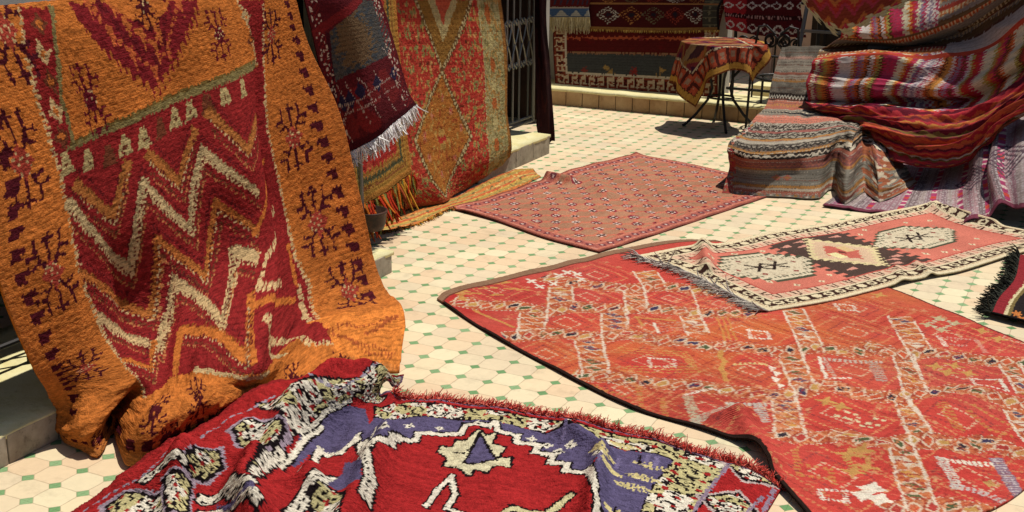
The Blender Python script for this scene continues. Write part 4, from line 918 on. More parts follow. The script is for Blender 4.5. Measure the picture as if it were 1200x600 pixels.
# right end: red with hooked lozenges
for c, a in (((880, 548), .10), ((857, 590), .11), ((835, 640), .10)):
    s = cl.at(*c); lz = [(s[0] + a * .8, s[1]), (s[0], s[1] + a), (s[0] - a * .8, s[1]), (s[0], s[1] - a)]
    p.poly([(s[0] + (x - s[0]) * 1.25, s[1] + (y - s[1]) * 1.25) for x, y in lz], C(196, 176, 170)); curls(lz, 7, k=.016)
p.line(T_([(812, 600), (852, 530)]), .012, LIL); p.line(T_([(908, 572), (890, 606)]), .012, LIL); p.line(T_([(872, 600), (895, 580)]), .012, LIL)
rg_ = random.Random(3)
for k in range(46):
    a, b = rg_.uniform(425, 770), rg_.uniform(486, 600); q = T_([(a, b)])[0]; ix = np.unravel_index(np.argmin((Xc - q[0]) ** 2 + (Yc - q[1]) ** 2), Xc.shape)
    if np.abs(p.c[ix] - BLU).sum() < 1e-6: L_ = rg_.uniform(.02, .05); p.line([(q[0], q[1] - L_), (q[0] + .004, q[1] + L_)], rg_.choice((.008, .013)), rg_.choice((CR2, WH, BK, C(120, 108, 150))))
# star medallion
c5 = lambda L: [(500 + x / 4.286, 460 + y / 4.286) for x, y in L]
sm = T_(c5([(60, 290), (70, 265), (130, 270), (150, 232), (200, 232), (262, 178), (300, 205), (345, 195), (318, 250), (390, 268), (352, 322), (420, 318), (412, 362), (332, 358), (300, 392), (232, 372), (215, 408), (180, 384), (150, 365), (88, 356), (104, 320)]))
p.line(sm + sm[:1], .022, BK); p.poly(sm, C(222, 212, 170)); p.line(T_(c5([(135, 290), (180, 300), (300, 200)])), .008, BK)
tr = T_(c5([(266, 192), (350, 330), (190, 345)])); p.poly(tr, BLU); p.line(tr + tr[:1], .012, BK)
p.line(T_([(500, 590), (515, 570), (528, 556), (533, 577), (524, 594), (547, 602), (580, 604)]), .034, BK); p.line(T_([(500, 590), (515, 570), (528, 556), (533, 577), (524, 594), (547, 602), (580, 604)]), .018, WH)
p.line(T_([(580, 604), (600, 594), (622, 598), (640, 600), (655, 590), (668, 578)]), .04, BK); p.line(T_([(580, 604), (600, 594), (622, 598), (640, 600), (655, 590), (668, 578)]), .024, C(214, 204, 150))
p.poly(T_([(500, 605), (560, 612), (640, 606), (680, 600), (690, 640), (500, 640)]), BLU)
# crumpled left part
curls(T_([(398, 446), (425, 440), (474, 432), (474, 450), (455, 462), (425, 468), (405, 466)]), 2, k=.016)
curls(T_([(345, 446), (400, 442), (432, 452), (412, 470), (380, 480), (352, 505), (330, 530), (300, 560), (290, 548), (318, 508), (330, 480), (300, 470)]), 3, k=.018)
p.poly(T_([(430, 478), (436, 500), (416, 508), (398, 526), (374, 520), (346, 546), (335, 540), (352, 512), (384, 486), (412, 474)]), BLU)
for q in ([(352, 505), (384, 482), (412, 470)], [(330, 545), (352, 520), (378, 500)]): p.line(T_(q), .022, WH); p.line([(a + .016, b) for a, b in T_(q)], .01, BK)
for pl, sd in (([(272, 500), (292, 488), (330, 490), (336, 506), (322, 524), (285, 522)], 5), ([(216, 536), (232, 524), (258, 526), (262, 548), (246, 562), (226, 556)], 6), ([(125, 590), (150, 575), (196, 572), (205, 592), (180, 612), (130, 612)], 8), ([(190, 560), (212, 552), (226, 566), (222, 600), (196, 598)], 9)):
    q = T_(pl); cx = sum(a for a, b in q) / len(q); cyy = sum(b for a, b in q) / len(q); p.poly([(cx + (a - cx) * 1.28, cyy + (b - cyy) * 1.28) for a, b in q], C(170, 150, 166)); curls(q, sd, k=.015)
for L, w in (([(168, 560), (186, 545), (215, 535)], .03), ([(240, 585), (262, 570), (292, 560)], .04), ([(236, 600), (270, 590), (300, 575)], .03), ([(345, 600), (360, 570), (395, 560), (425, 540), (424, 520)], .04), ([(310, 545), (330, 530)], .03), ([(425, 528), (436, 560), (430, 580)], .035)):
    q = T_(L); p.line(q, w + .016, BK); p.line(q, w, WH); p.line([(a, b + w * .25) for a, b in q], .008, BK, dash=.03)
p.poly(T_([(404, 540), (420, 534), (424, 560), (400, 572), (386, 566)]), BLU); p.poly(T_([(250, 590), (280, 575), (298, 562), (300, 572), (262, 600)]), BLU)
curls(T_([(362, 575), (384, 566), (402, 574), (398, 600), (366, 602)]), 12, k=.014)
el = T_([(472, 436), (400, 446), (308, 458), (226, 506), (154, 556), (84, 600)]); p.line([(a + .045, b) for a, b in el], .014, C(160, 150, 168), dash=.03, duty=.6)
p.fill(Yc < .010, C(130, 100, 130)); p.fill((p.X < .02), C(150, 24, 26))
dye = p.yarn(Xc, Yc, 17, .2, .06, .008)
o = sheet('crumpled_rug', P, dye, W_PILE, thick=.012, flip=True, pile=.0045, knot=.009, back=C(130, 30, 30), uvs=(cl.su, cl.sv), seed=18)
origin_to(o, (-1.5, 3.0, 0)); tag(o, 'crumpled red, blue and white pile rug with a star medallion, rumpled onto the orange rug', 'rug', 'rugs laid out on the paving')
e = P[0, 170:]; ii = np.linspace(0, len(e) - 1, 3800).astype(int); ii = np.clip(ii + np.random.RandomState(2).randint(-1, 2, 3800), 0, len(e) - 1)
strands('selvedge_tufts', e[ii], np.tile([.15, 1, .15], (len(ii), 1)), .030, W_PILE, o, [C(212, 86, 74), C(196, 60, 54), C(222, 120, 104)], w=.0026, droop=.3, wob=1.1, floor=.003, seg=3)
# ---------------------------------------------------------------- rugs hung on the shop side
def wav(P, amp, f, seed, low=None):
    nv, nu = P.shape[:2]; U, V = np.meshgrid(np.linspace(0, 1, nu), np.linspace(0, 1, nv)); k = V if low is None else low(V)
    return P + normals(P) * (amp * k * (np.sin(U * f + 2.5 * vn(U * 3, V * 2, seed)) + fbm(U * f * .4, V * 3, seed + 1)))[..., None]
def mottled(p, cols, sc, seed):
    n = vn(p.X * sc, p.Y * sc, seed) + .5 * vn(p.X * sc * 2.3, p.Y * sc * 2.3, seed + 1) + .5
    k = np.clip((n * len(cols)).astype(int), 0, len(cols) - 1); return np.array(cols)[k]
# tall red and gold rug on the pier
WXg = lambda L, x: [tuple(WX(a, b, x if not isinstance(x, (list, tuple)) else x[i])) for i, (a, b) in enumerate(L)]
rows = [[(-3.60, y, 1.95) for y in (5.30, 5.75, 6.2, 6.6, 6.95, 7.06)],
        [(-3.585, y, 1.45) for y in (5.30, 5.75, 6.2, 6.6, 6.95, 7.06)],
        [tuple(WX(a, 60, -3.57)) for a in (428, 470, 515, 552, 585, 595.5)],
        WXg([(440, 170), (478, 160), (520, 150), (555, 143), (590, 135), (596, 132)], -3.53),
        WXg([(452, 225), (488, 215), (525, 205), (560, 190), (592, 178), (601, 172)], -3.49),
        [tuple(G(*q)) for q in ((474, 249, .012), (505, 241, .02), (530, 232, .02), (556, 214, .02), (590, 200, .02), (597, 193, .03))]]
P = spline_grid(rows, [0, .24, .5, .72, .94, 1.], [0, .26, .52, .76, .89, 1.], 330, 400); P = wav(P, .012, 14, 3); P[..., 2] = np.maximum(P[..., 2], .012)
cl = Cloth(P, 1.75, 1.95); T_ = cl.pts; Xc, Yc = cl.X, cl.Y
p = Paint(Xc, Yc, 0).jag(.010, .9, 3)
RD, RD2, AMB, GOLD, GRN, CRM, OLB = C(196, 52, 34), C(206, 84, 48), C(190, 116, 26), C(196, 148, 60), C(152, 142, 76), C(206, 186, 126), C(150, 108, 36)
p.c = mottled(p, [GRN, RD2, RD, RD, C(200, 66, 38), RD, RD2, GOLD, GRN], 26, 4)
f1 = vn(p.X * 60, p.Y * 60, 8); p.fill(f1 > .33, C(214, 150, 80)); p.fill(f1 < -.38, C(120, 56, 30))
up = T_([(489, 0), (520, 80), (554, 0)]); p.poly(up, C(158, 112, 34)); p.poly(T_([(503, 0), (521, 50), (538, 0)]), C(196, 176, 112)); p.poly(T_([(512, 0), (521, 30), (530, 0)]), RD2)
dm = T_([(520, 84), (489, 165), (525, 230), (554, 159)]); p.poly(dm, AMB)
P2_ = Paint(p.X, p.Y, 0)
m0 = p.c.copy(); amb = np.abs(p.c - AMB).sum(-1) < 1e-6; f2 = vn(p.X * 40, p.Y * 40, 12); p.c[amb & (f2 > .28)] = GOLD; p.c[amb & (f2 < -.30)] = C(170, 80, 26)
for L in ([(489, 0), (520, 82), (554, 0)], [(520, 84), (489, 165), (525, 231), (554, 159), (520, 84)]):
    q = T_(L); p.line(q, .034, C(120, 84, 40)); p.line(q, .024, CRM, dash=.03, duty=.55)
for c in ((520, 163),): 
    s = cl.at(*c); p.star(s, .07, GOLD, 6, .7); p.poly([(s[0] - .06, s[1] - .015), (s[0] + .06, s[1] - .015), (s[0] + .06, s[1] + .015), (s[0] - .06, s[1] + .015)], RD)
for c in ((508, 135), (530, 130), (520, 115), (505, 185), (535, 185), (520, 205), (500, 160), (542, 150)): p.star(cl.at(*c), .03, C(206, 130, 90), 6, .5); p.star(cl.at(*c), .012, RD, 4, .5)
for c in ((555, 60), (560, 100), (570, 150), (500, 60), (480, 110), (570, 180), (545, 195), (480, 40), (565, 30), (500, 215)): p.star(cl.at(*c), .045, GRN, 6, .5); p.star(cl.at(*c), .02, RD, 4, .5)
bnd = p.X > 1.42; p.c[bnd] = mottled(p, [C(150, 140, 80), C(176, 164, 100), C(190, 178, 118), C(196, 150, 70), C(150, 140, 80)], 34, 9)[bnd]
for k in range(14): y = .12 + k * .14; p.star((1.55, y), .055, C(196, 104, 34) if k % 2 else C(206, 190, 120), 6, .75, ax=.8)
p.line([(1.415, 0), (1.415, 2)], .016, C(206, 190, 130), dash=.03); p.fill(p.X > 1.71, C(176, 120, 44)); p.fill(p.X > 1.74, C(120, 76, 40)); p.fill(p.Y > 1.92, C(196, 90, 40))
dye = p.yarn(Xc, Yc, 33, .22, .05, .009)
o = sheet('hanging_rug', P, dye, W_PILE, thick=.012, flip=True, pile=.003, knot=.009, uvs=(cl.su, cl.sv)); origin_to(o, (-3.5, 6.2, 0)); tag(o, 'tall red and gold rug with a chain of amber diamonds, hung beside the gate', 'rug', 'rugs hung by the doorways')
# small rug with amber border in front of it
rows = [WXg([(385, -60), (425, -60), (462, -60)], -3.44), WXg([(392, 40), (428, 34), (466, 28)], -3.42), WXg([(402, 130), (440, 115), (473, 103)], -3.40), WXg([(411, 200), (446, 180), (479, 162)], -3.38), WXg([(417, 246), (452, 225), (484, 203)], -3.36)]
P = spline_grid(rows, [0, .5, 1], [0, .3, .6, .85, 1], 150, 260); P = wav(P, .008, 9, 13); cl = Cloth(P, .75, 1.3); Xc, Yc = cl.X, cl.Y; p = Paint(Xc, Yc, 0).jag(.009, .9, 3)
p.c = mottled(p, [C(190, 60, 40), C(196, 48, 38), C(184, 40, 34), C(204, 84, 50)], 22, 14); s = cl.at(441, 165); p.star(s, .035, C(150, 130, 80), 8, .7)
e = np.minimum(.75 - p.X, (1.3 - p.Y)); e2 = np.minimum(e, p.X); p.fill(e2 < .125, C(190, 140, 44)); p.fill((e2 < .118) & (e2 > .09), C(92, 92, 62)); tz = np.abs(((p.X + p.Y) / .05) % 1 - .5) * .05; p.fill((e2 > .105 + tz) & (e2 < .135 + tz), C(180, 124, 40)); p.fill((e2 < .07) & (e2 > .06), C(150, 90, 40)); p.fill(e2 < .035, C(196, 130, 36))
o = sheet('hanging_rug', P, p.yarn(Xc, Yc, 5, .2, .05), W_PILE, thick=.01, flip=True, pile=.003, uvs=(cl.su, cl.sv)); origin_to(o, (-3.4, 5.3, .2)); tag(o, 'small red rug with an amber border and knotted tassels, hung behind the grey stand', 'rug', 'rugs hung by the doorways')
e = P[-1]; rg = np.random.RandomState(3); ii = np.sort(rg.randint(0, len(e), 150)); strands('tassels', e[ii], np.tile([.12, 0, -1], (150, 1)) + rg.randn(150, 3) * .12, .15, W_PILE, o, [C(206, 110, 40), C(196, 140, 50), C(190, 60, 36), C(130, 130, 70), C(150, 70, 40)], w=.0125, droop=.3, wob=.45, seg=5, floor=.01)
# gold and green strip rug slipping onto the paving below
st_top = [(430, 262), (480, 246), (525, 236), (560, 219), (600, 201), (622, 199)]; st_bot = [(444, 274), (490, 263), (524, 247), (560, 238), (600, 224), (634, 208)]
def strip_paint(X, Y, U, V):
    p = Paint(U * 1.6 + .01 * vn(U * 30, V * 5, 2), V * .35, 0); n = np.clip(((V * 9 + .8 * vn(U * 9, V * 9, 3)) % 5).astype(int), 0, 4)
    p.c = np.array([C(214, 96, 40), C(206, 160, 60), C(176, 150, 72), C(212, 120, 44), C(196, 150, 76)])[n]; q = vn(U * 70, V * 16, 5); p.fill(q > .3, C(120, 104, 60)); p.fill(q < -.34, C(226, 190, 100)); return p.yarn(U * 1.6, V * .35, 3, .2, .08)
# maroon kilim with white fringe on the stand
rows = [WXg([(335, -110), (375, -110), (405, -110)], [-3.1, -3.06, -3.1]), WXg([(348, -40), (395, -40), (427, -40)], [-3.08, -3.02, -3.08]), WXg([(359, 10), (408, 6), (447, 0)], [-3.06, -2.98, -3.06]), WXg([(376, 85), (424, 70), (466, 58)], [-3.06, -2.97, -3.04]), WXg([(391, 150), (438, 128), (482, 108)], [-3.06, -2.97, -3.03]), WXg([(400, 188), (449, 153), (491, 122)], [-3.06, -2.99, -3.02])]
P = spline_grid(rows, [0, .5, 1], [0, .2, .4, .7, .9, 1], 230, 340); P = wav(P, .014, 8, 23); cl = Cloth(P, .62, 1.15); Xc, Yc = cl.X, cl.Y; T_ = cl.pts; p = Paint(Xc, Yc, C(96, 24, 32)).jag(.006, .8, 3)
GY, OC, BL, MR, RR = C(84, 80, 76), C(112, 88, 60), C(66, 72, 78), C(74, 18, 28), C(128, 28, 32)
md = T_([(384, 42), (428, 0), (440, 0), (458, 40), (462, 62), (392, 98)]); p.poly(md, GY); q = vn(p.X * 50, p.Y * 120, 6); c0 = np.abs(p.c - GY).sum(-1) < 1e-6; p.c[c0 & (q > .1)] = BL
s = cl.at(418, 45); d = np.hypot((p.X - s[0]) / .13, (p.Y - s[1]) / .17) + q * .8; p.c[c0 & (d < 1)] = OC; st_ = ((p.Y / .028) % 1 < .3) & ((p.X / .014) % 1 < .6); p.c[c0 & st_] = p.c[c0 & st_] * .55
p.line(T_([(372, 40), (400, 20), (422, 0)]), .05, RR); p.line(T_([(386, 42), (392, 100), (396, 120)]), .03, C(70, 22, 34))
for k, c in enumerate([(396, 140), (418, 118), (440, 108), (402, 168), (412, 150), (430, 140), (452, 95), (440, 145), (462, 108)]): p.star(cl.at(*c), .06, RR if k % 2 else C(120, 30, 32), 6, .8)
for c in ((404, 122), (424, 108), (444, 98), (464, 86), (412, 118)): p.star(cl.at(*c), .04, C(46, 38, 66), 4, .7)
for L in ([(396, 100), (410, 128), (404, 150), (418, 172)], [(405, 98), (422, 122), (436, 146)], [(420, 92), (430, 100), (448, 138)], [(440, 84), (450, 96), (466, 130)], [(450, 56), (466, 80), (476, 112)], [(398, 128), (424, 118), (460, 90)], [(404, 136), (436, 122), (470, 98)]): p.line(T_(L), .010, C(176, 150, 136), dash=.014, duty=.45)
ed = np.minimum(p.X, .62 - p.X); z = ((p.Y / .012 + np.floor(p.X / .012)) % 3 < 1); p.fill((ed < .09) & (ed > .02) & z, RR); p.fill((ed < .09) & (ed > .02) & (hsh(np.floor(p.X / .01), np.floor(p.Y / .01), 3) > .86), C(200, 180, 160)); p.fill(p.Y > 1.12, MR)
o = sheet('hanging_kilim', P, p.yarn(Xc, Yc, 5, .2, .05), W_FINE, thick=.007, flip=True, pile=.0015, uvs=(cl.su, cl.sv)); origin_to(o, (-3.04, 4.7, .7)); tag(o, 'dark maroon and grey kilim with thick white fringe, hung from the stand', 'kilim', 'rugs hung by the doorways')
e = P[-1]; rg = np.random.RandomState(5); ii = np.sort(rg.randint(0, len(e), 420)); strands('fringe', e[ii], np.tile([.05, .03, -1], (420, 1)) + rg.randn(420, 3) * .12, .066, W_FINE, o, [C(255, 252, 246), C(244, 240, 238), C(232, 226, 226)], w=.0058, droop=.25, wob=.6, seg=4)
# near-black rug by the gate
rows = [[(-3.66, 7.75, 1.9), (-3.62, 7.95, 1.9), (-3.66, 8.20, 1.9)], [tuple(WX(627, 0, -3.68)), tuple(WX(634, 0, -3.62)), tuple(WX(641, 0, -3.68))], [tuple(WX(628, 80, -3.66)), tuple(WX(638, 80, -3.6)), tuple(WX(645, 80, -3.66))], [tuple(WX(629, 148, -3.66)), tuple(G(640, 166, .02)), tuple(G(650, 165, .02))]]
P = spline_grid(rows, [0, .5, 1], [0, .4, .7, 1], 60, 160); P = wav(P, .01, 9, 33); cl = Cloth(P, .5, 1.9); p = Paint(cl.X, cl.Y, C(62, 30, 34, k=.45)).jag(.012, .8, 3); p.fill(vn(p.X * 30, p.Y * 14, 3) > .18, C(80, 36, 36, k=.45)); o = sheet('hanging_rug', P, p.yarn(cl.X, cl.Y, 5), W_PILE, thick=.01, flip=True, uvs=(cl.su, cl.sv)); origin_to(o, (-3.64, 8.0, 0)); tag(o, 'narrow blackish-brown rug hung just past the iron gate', 'rug', 'rugs hung by the doorways')
# ---------------------------------------------------------------- kilims on the far wall
def far(name, pts, kuu, kvv_, nu, nv, wid, hei, paint, label, y_amp=.008, seed=1, cat='kilim', grp='kilims hung on the far wall', flip=True, m=None):
    P = spline_grid(pts, kuu, kvv_, nu, nv); P = wav(P, y_amp, 12, seed); cl = Cloth(P, wid, hei); p = Paint(cl.X, cl.Y, C(120, 40, 36)).jag(.010, .8, seed); paint(p, cl)
    o = sheet(name, P, p.yarn(cl.X, cl.Y, seed, .14, .05), m or W_FLAT, thick=.006, flip=flip, uvs=(cl.su, cl.sv)); c = P.reshape(-1, 3).mean(0); origin_to(o, (c[0], c[1], P[..., 2].min())); tag(o, label, cat, grp); return o, P
def yl(L, y): return [tuple(WY(a, b, y)) for a, b in L]
def kA(p, cl):
    W, H = cl.su[-1], cl.sv[-1]; y = p.Y / H
    gr, rd, dk = C(80, 80, 78), C(106, 28, 26), C(54, 46, 42)
    p.c[:] = gr; p.fill(y < .52, dk); p.fill((y > .52) & (y < .74), rd)
    q = vn(p.X * 26, p.Y * 60, 3); p.fill((y > .55) & (y < .70) & (np.abs(((p.X / .05) % 1) - .5) * .03 + .61 - y > -.012) & (np.abs(((p.X / .05) % 1) - .5) * .03 + .61 - y < .012), C(206, 90, 44)); p.fill((y > .54) & (y < .72) & (q > .3), C(120, 24, 26)); p.fill((y > .515) & (y < .525), C(150, 100, 70)); p.fill((y > .735) & (y < .745), C(170, 120, 80))
    for px, py, c in ((683, 82, C(150, 60, 50)), (708, 78, C(180, 140, 70)), (714, 84, C(180, 140, 70)), (742, 82, C(160, 50, 44)), (738, 88, C(150, 50, 44)), (773, 82, C(180, 140, 70)), (770, 92, C(176, 134, 70)), (800, 92, C(150, 60, 40)), (750, 46, C(150, 50, 50))): p.star(cl.at(px, py), .04, c, 6, .4)
    e = np.minimum(p.X, W - p.X); f = np.minimum(e, H - p.Y); s = np.where(e < H - p.Y, p.Y, p.X)
    p.fill(f < .115, C(150, 60, 36)); k = (s / .085) % 1; t = f / .115; key = ((k < .14) & (t < .75)) | ((np.abs(t - .72) < .1) & (k < .6)) | ((np.abs(t - .35) < .09) & (k > .3)) | ((np.abs(k - .6) < .06) & (t > .35)); p.fill((f < .115) & key, C(220, 190, 150)); p.fill((f < .115) & (k > .68) & (k < .95) & (t > .3) & (t < .8), C(90, 30, 26)); p.fill((f > .108) & (f < .128), C(226, 206, 176)); p.fill(f < .012, C(110, 36, 30))
o, KP = far('hanging_kilim', [[(x, 10.12, .96) for x in (-4.5, -4, -3.5, -2.99)], yl([(648, 40), (710, 40), (780, 40), (842, 42)], 10.06), yl([(650, 100), (710, 105), (780, 110), (841, 115)], 9.93)], [0, .33, .67, 1], [0, .58, 1], 330, 240, 1.5, 1.12, kA, 'wide grey and red banded kilim with a key-pattern border, above the ledge', .006, 41)
def kB(p, cl):
    W, H = cl.su[-1], cl.sv[-1]; p.c[:] = C(84, 24, 26)
    for k in range(7):
        for j in range(3):
            c = (.17 + k * .2, H - .17 - j * .26); col = [C(206, 196, 180), C(190, 120, 50), C(120, 110, 80), C(170, 60, 40)][(k + j) % 4]
            for r in (.10, .065): p.line([(c[0] + r, c[1]), (c[0], c[1] + r), (c[0] - r, c[1]), (c[0], c[1] - r), (c[0] + r, c[1])], .014, col, dash=.028)
            p.star(c, .03, C(46, 38, 50), 4, .7)
    e = W - p.X; p.fill(e < .16, C(74, 70, 60)); k = (p.Y / .08) % 1; p.fill((e < .16) & (e > .02) & ((k < .15) | ((np.abs(e - .09) < .012) & (k < .7))), C(130, 120, 90)); p.fill(p.Y > H - .03, C(160, 110, 50)); p.fill((p.Y > H - .34) & (p.Y < H - .31), C(180, 120, 60)); p.fill(e < .02, C(40, 30, 30))
o, KB = far('hanging_kilim', [[(x, 10.095, .99) for x in (-4.20, -3.6, -2.97)], yl([(690, 10), (770, 10), (843, 10)], 10.055), yl([(690, 34), (770, 36), (843, 35)], 10.03)], [0, .5, 1], [0, .6, 1], 260, 150, 1.2, .62, kB, 'dark red kilim with white and ochre diamonds, overlapping the top of the banded one', .003, 43)
e = KB[-1]; ii = np.linspace(0, len(e) - 1, 200).astype(int); strands('fringe', e[ii], np.tile([0, 0, -1.], (200, 1)), .02, W_FLAT, o, [C(200, 160, 80), C(120, 80, 50), C(220, 190, 110)], w=.004, wob=.2, seg=2)
def kC(p, cl):
    W, H = cl.su[-1], cl.sv[-1]; p.c[:] = C(108, 30, 32); d = H - p.Y; m = d < .14; p.fill(m, C(72, 100, 140)); k = np.abs(((p.X + .04) / .16) % 1 - .5) * 2; p.fill(m & (k < (1 - d / .12)), C(180, 176, 164)); p.fill((d > .14) & (d < .165), C(190, 170, 150)); p.fill((d > .2) & (((p.X / .06) % 1) < .3), C(60, 60, 80)); p.fill(d < .02, C(100, 110, 130))
o, KC = far('hanging_kilim', [[(x, 10.08, 1.0) for x in (-4.6, -4.35, -4.15)], yl([(632, 8), (665, 8), (690, 8)], 10.03), yl([(634, 20), (665, 20), (691, 20)], 10.01)], [0, .5, 1], [0, .7, 1], 110, 110, .52, .55, kC, 'blue and white triangle kilim with long cream fringe, leftmost on the far wall', .003, 45)
e = KC[-1]; rg = np.random.RandomState(8); ii = np.sort(rg.randint(0, len(e), 240)); strands('fringe', e[ii], np.tile([0, -.02, -1.], (240, 1)), .115, W_FLAT, o, [C(214, 196, 150), C(180, 160, 116), C(228, 214, 176)], w=.0045, wob=.2, seg=4)
def kD(p, cl):
    W, H = cl.su[-1], cl.sv[-1]; p.c[:] = C(176, 26, 40); p.fill(p.X > .30 * W, C(96, 22, 32))  # right part darkened: the shadow lying there is put into the dye
    for y0 in (H - .05, H - .22, H - .39, H - .56):
        for k in range(8):
            c = (.05 + k * .13, y0); p.line([(c[0] - .05, c[1]), (c[0], c[1] - .03), (c[0] + .05, c[1]), (c[0], c[1] + .03), (c[0] - .05, c[1])], .012, C(220, 210, 206))
    for y0 in (H - .13, H - .30): p.line([(0, y0), (W, y0)], .03, C(60, 24, 30)); p.line([(0, y0), (W, y0)], .01, C(200, 150, 150), dash=.03)
far('hanging_kilim', [[(x, 10.12, 1.02) for x in (-3.0, -2.6, -2.1)], yl([(848, 0), (893, 0), (940, 0)], 10.05), yl([(851, 34), (893, 42), (945, 44)], 10.03)], [0, .5, 1], [0, .55, 1], 170, 130, .82, .62, kD, 'crimson kilim with rows of white lozenges, on the railing', .012, 47)
# kilim thrown over the cafe table
def table_cloth():
    n = 190; a = np.linspace(-.5, .5, n); X0, Y0 = np.meshgrid(a, a[::-1]); rot = .55; X1, Y1 = X0 * math.cos(rot) - Y0 * math.sin(rot) - .13, X0 * math.sin(rot) + Y0 * math.cos(rot) - .08
    r = np.hypot(X1, Y1); th = np.arctan2(Y1, X1); Rr = .31; over = np.clip(r - Rr, 0, None)
    fold = np.sin(th * 5 + 1.6) * .6 + .5 * np.sin(th * 9 + 2) + .5 * vn(th * 3, r * 4, 5); flare = .13 + .24 * fold
    rad = np.where(r < Rr, r, Rr + .012 + over * flare + .01 * fold); z = tt + .008 - np.where(over < .03, over ** 2 / .06, over - .015) * .96
    P = np.dstack([tc[0] + rad * np.cos(th), tc[1] + rad * np.sin(th), z + .004 * fbm(X0 * 9, Y0 * 9, 3)])
    p = Paint(X0, Y0, C(176, 84, 40)).jag(.009, .8, 3); x, y = p.X, p.Y
    k = np.floor((y + .5 + .02 * np.abs((x / .08) % 1 - .5)) / .062).astype(int) % 7; p.c = np.array([C(136, 60, 40), C(160, 110, 56), C(104, 66, 44), C(176, 96, 52), C(84, 50, 56), C(160, 126, 84), C(128, 44, 38)])[k]
    for cx in (-.28, 0, .28):
        for cy2 in (-.3, -.02, .26): p.star((cx, cy2), .13, C(160, 108, 46), 4, .72); p.star((cx, cy2), .09, C(136, 48, 54), 4, .72); p.star((cx, cy2), .04, C(70, 30, 60), 4, .7)
    e = .5 - np.maximum(np.abs(x), np.abs(y)); s = np.where(np.abs(x) > np.abs(y), y, x); p.fill(e < .20, C(98, 42, 34)); k = (s / .09) % 1; p.fill((e < .18) & (e > .07) & (np.abs(k - .5) < .34), C(206, 84, 44)); p.fill((e < .15) & (e > .10) & (np.abs(k - .5) < .18), C(180, 140, 110)); p.fill((e < .2) & (e > .19), C(220, 200, 160)); p.fill(e < .055, C(206, 150, 44)); p.fill(e < .012, C(120, 60, 30))
    o = sheet('table_kilim', P, p.yarn(X0, Y0, 5, .16, .05), W_FLAT, thick=.006, flip=True, back=C(120, 72, 50), uvs=(a + .5, a + .5)); origin_to(o, (*tc, tt)); tag(o, 'orange and brown patterned kilim with a yellow edge, draped over the cafe table', 'kilim')
table_cloth()
o, SP = floor_rug('floor_rug', st_top, st_bot, [(430, 262), (444, 274)], [(622, 199), (634, 208)], 260, 60, strip_paint, lambda X, Y, U, V: .006 + .010 * np.exp(-((V - .2) / .25) ** 2) * (1 + fbm(U * 20, V * 4, 4)) + .006 * np.abs(vn(U * 30, V * 8, 6)), W_FLAT, thick=.005, seed=9)
tag(o, 'narrow gold, orange and green rug lying under the tall red and gold rug', 'rug', 'rugs laid out on the paving')
e = SP[-1, :110]; rg = np.random.RandomState(5); ii = np.sort(rg.randint(0, len(e), 130)); strands('fringe', e[ii], np.tile([.6, -.6, 0], (130, 1)) + rg.randn(130, 3) * .2, .045, W_FLAT, o, [C(196, 120, 44), C(120, 80, 40), C(206, 160, 70)], w=.004, droop=.1, floor=.003)
# dark rug entering at the right edge
def dk_paint(X, Y, U, V):
    x, y = U * 1.6, V * 1.0; p = Paint(x, y, C(54, 46, 46, k=.5)).jag(.008, .7, 3)
    p.fill(p.X < .10, C(150, 36, 44)); p.fill((p.X > .10) & (p.X < .125), C(216, 200, 150)); p.fill((p.X > .125) & (p.X < .155), C(130, 110, 60)); p.fill((p.Y < .30) & (p.X > .155), C(206, 150, 50))
    for k in range(3):
        cx, cy2 = .52 + k * .6, .60
        for r, c in ((.30, C(236, 230, 226)), (.265, C(84, 50, 110)), (.22, C(190, 40, 90)), (.16, C(206, 120, 50)), (.10, C(96, 90, 60))):
            d = np.abs(p.X - cx) / 1.1 + np.abs(p.Y - cy2); p.fill(np.floor(d / .025) * .025 < r, c)
    for c in ((.2, .88), (.32, .93), (.24, .94)): p.star(c, .05, C(206, 120, 40), 6, .5)
    p.fill(p.Y > .95, C(30, 26, 26, k=.5)); return p.yarn(x, y, 5, .15, .05)
o, DK = floor_rug('floor_rug', [(1197, 300), (1260, 308), (1400, 322)], [(1160, 374), (1200, 384), (1300, 400), (1420, 420)], [(1195, 300), (1188, 330), (1170, 352), (1160, 374)], [(1400, 322), (1420, 420)], 300, 200, dk_paint, lambda X, Y, U, V: .012 + .004 * fbm(X * 3, Y * 3, 3) + .022 * np.exp(-((V - 1) / .05) ** 2), W_PILE, pile=.003, seed=10)
tag(o, 'dark rug with a maroon edge and bright stepped diamonds, at the right edge', 'rug', 'rugs laid out on the paving')
e = DK[:, 0]; rg = np.random.RandomState(9); ii = np.sort(rg.randint(0, len(e), 420)); strands('fringe', e[ii] , np.tile([-.9, -.15, .25], (420, 1)) + rg.randn(420, 3) * .25, .065, W_PILE, o, [C(60, 62, 56, k=.6), C(92, 94, 82, k=.6), C(40, 40, 38, k=.6)], w=.005, droop=.15, floor=.004)
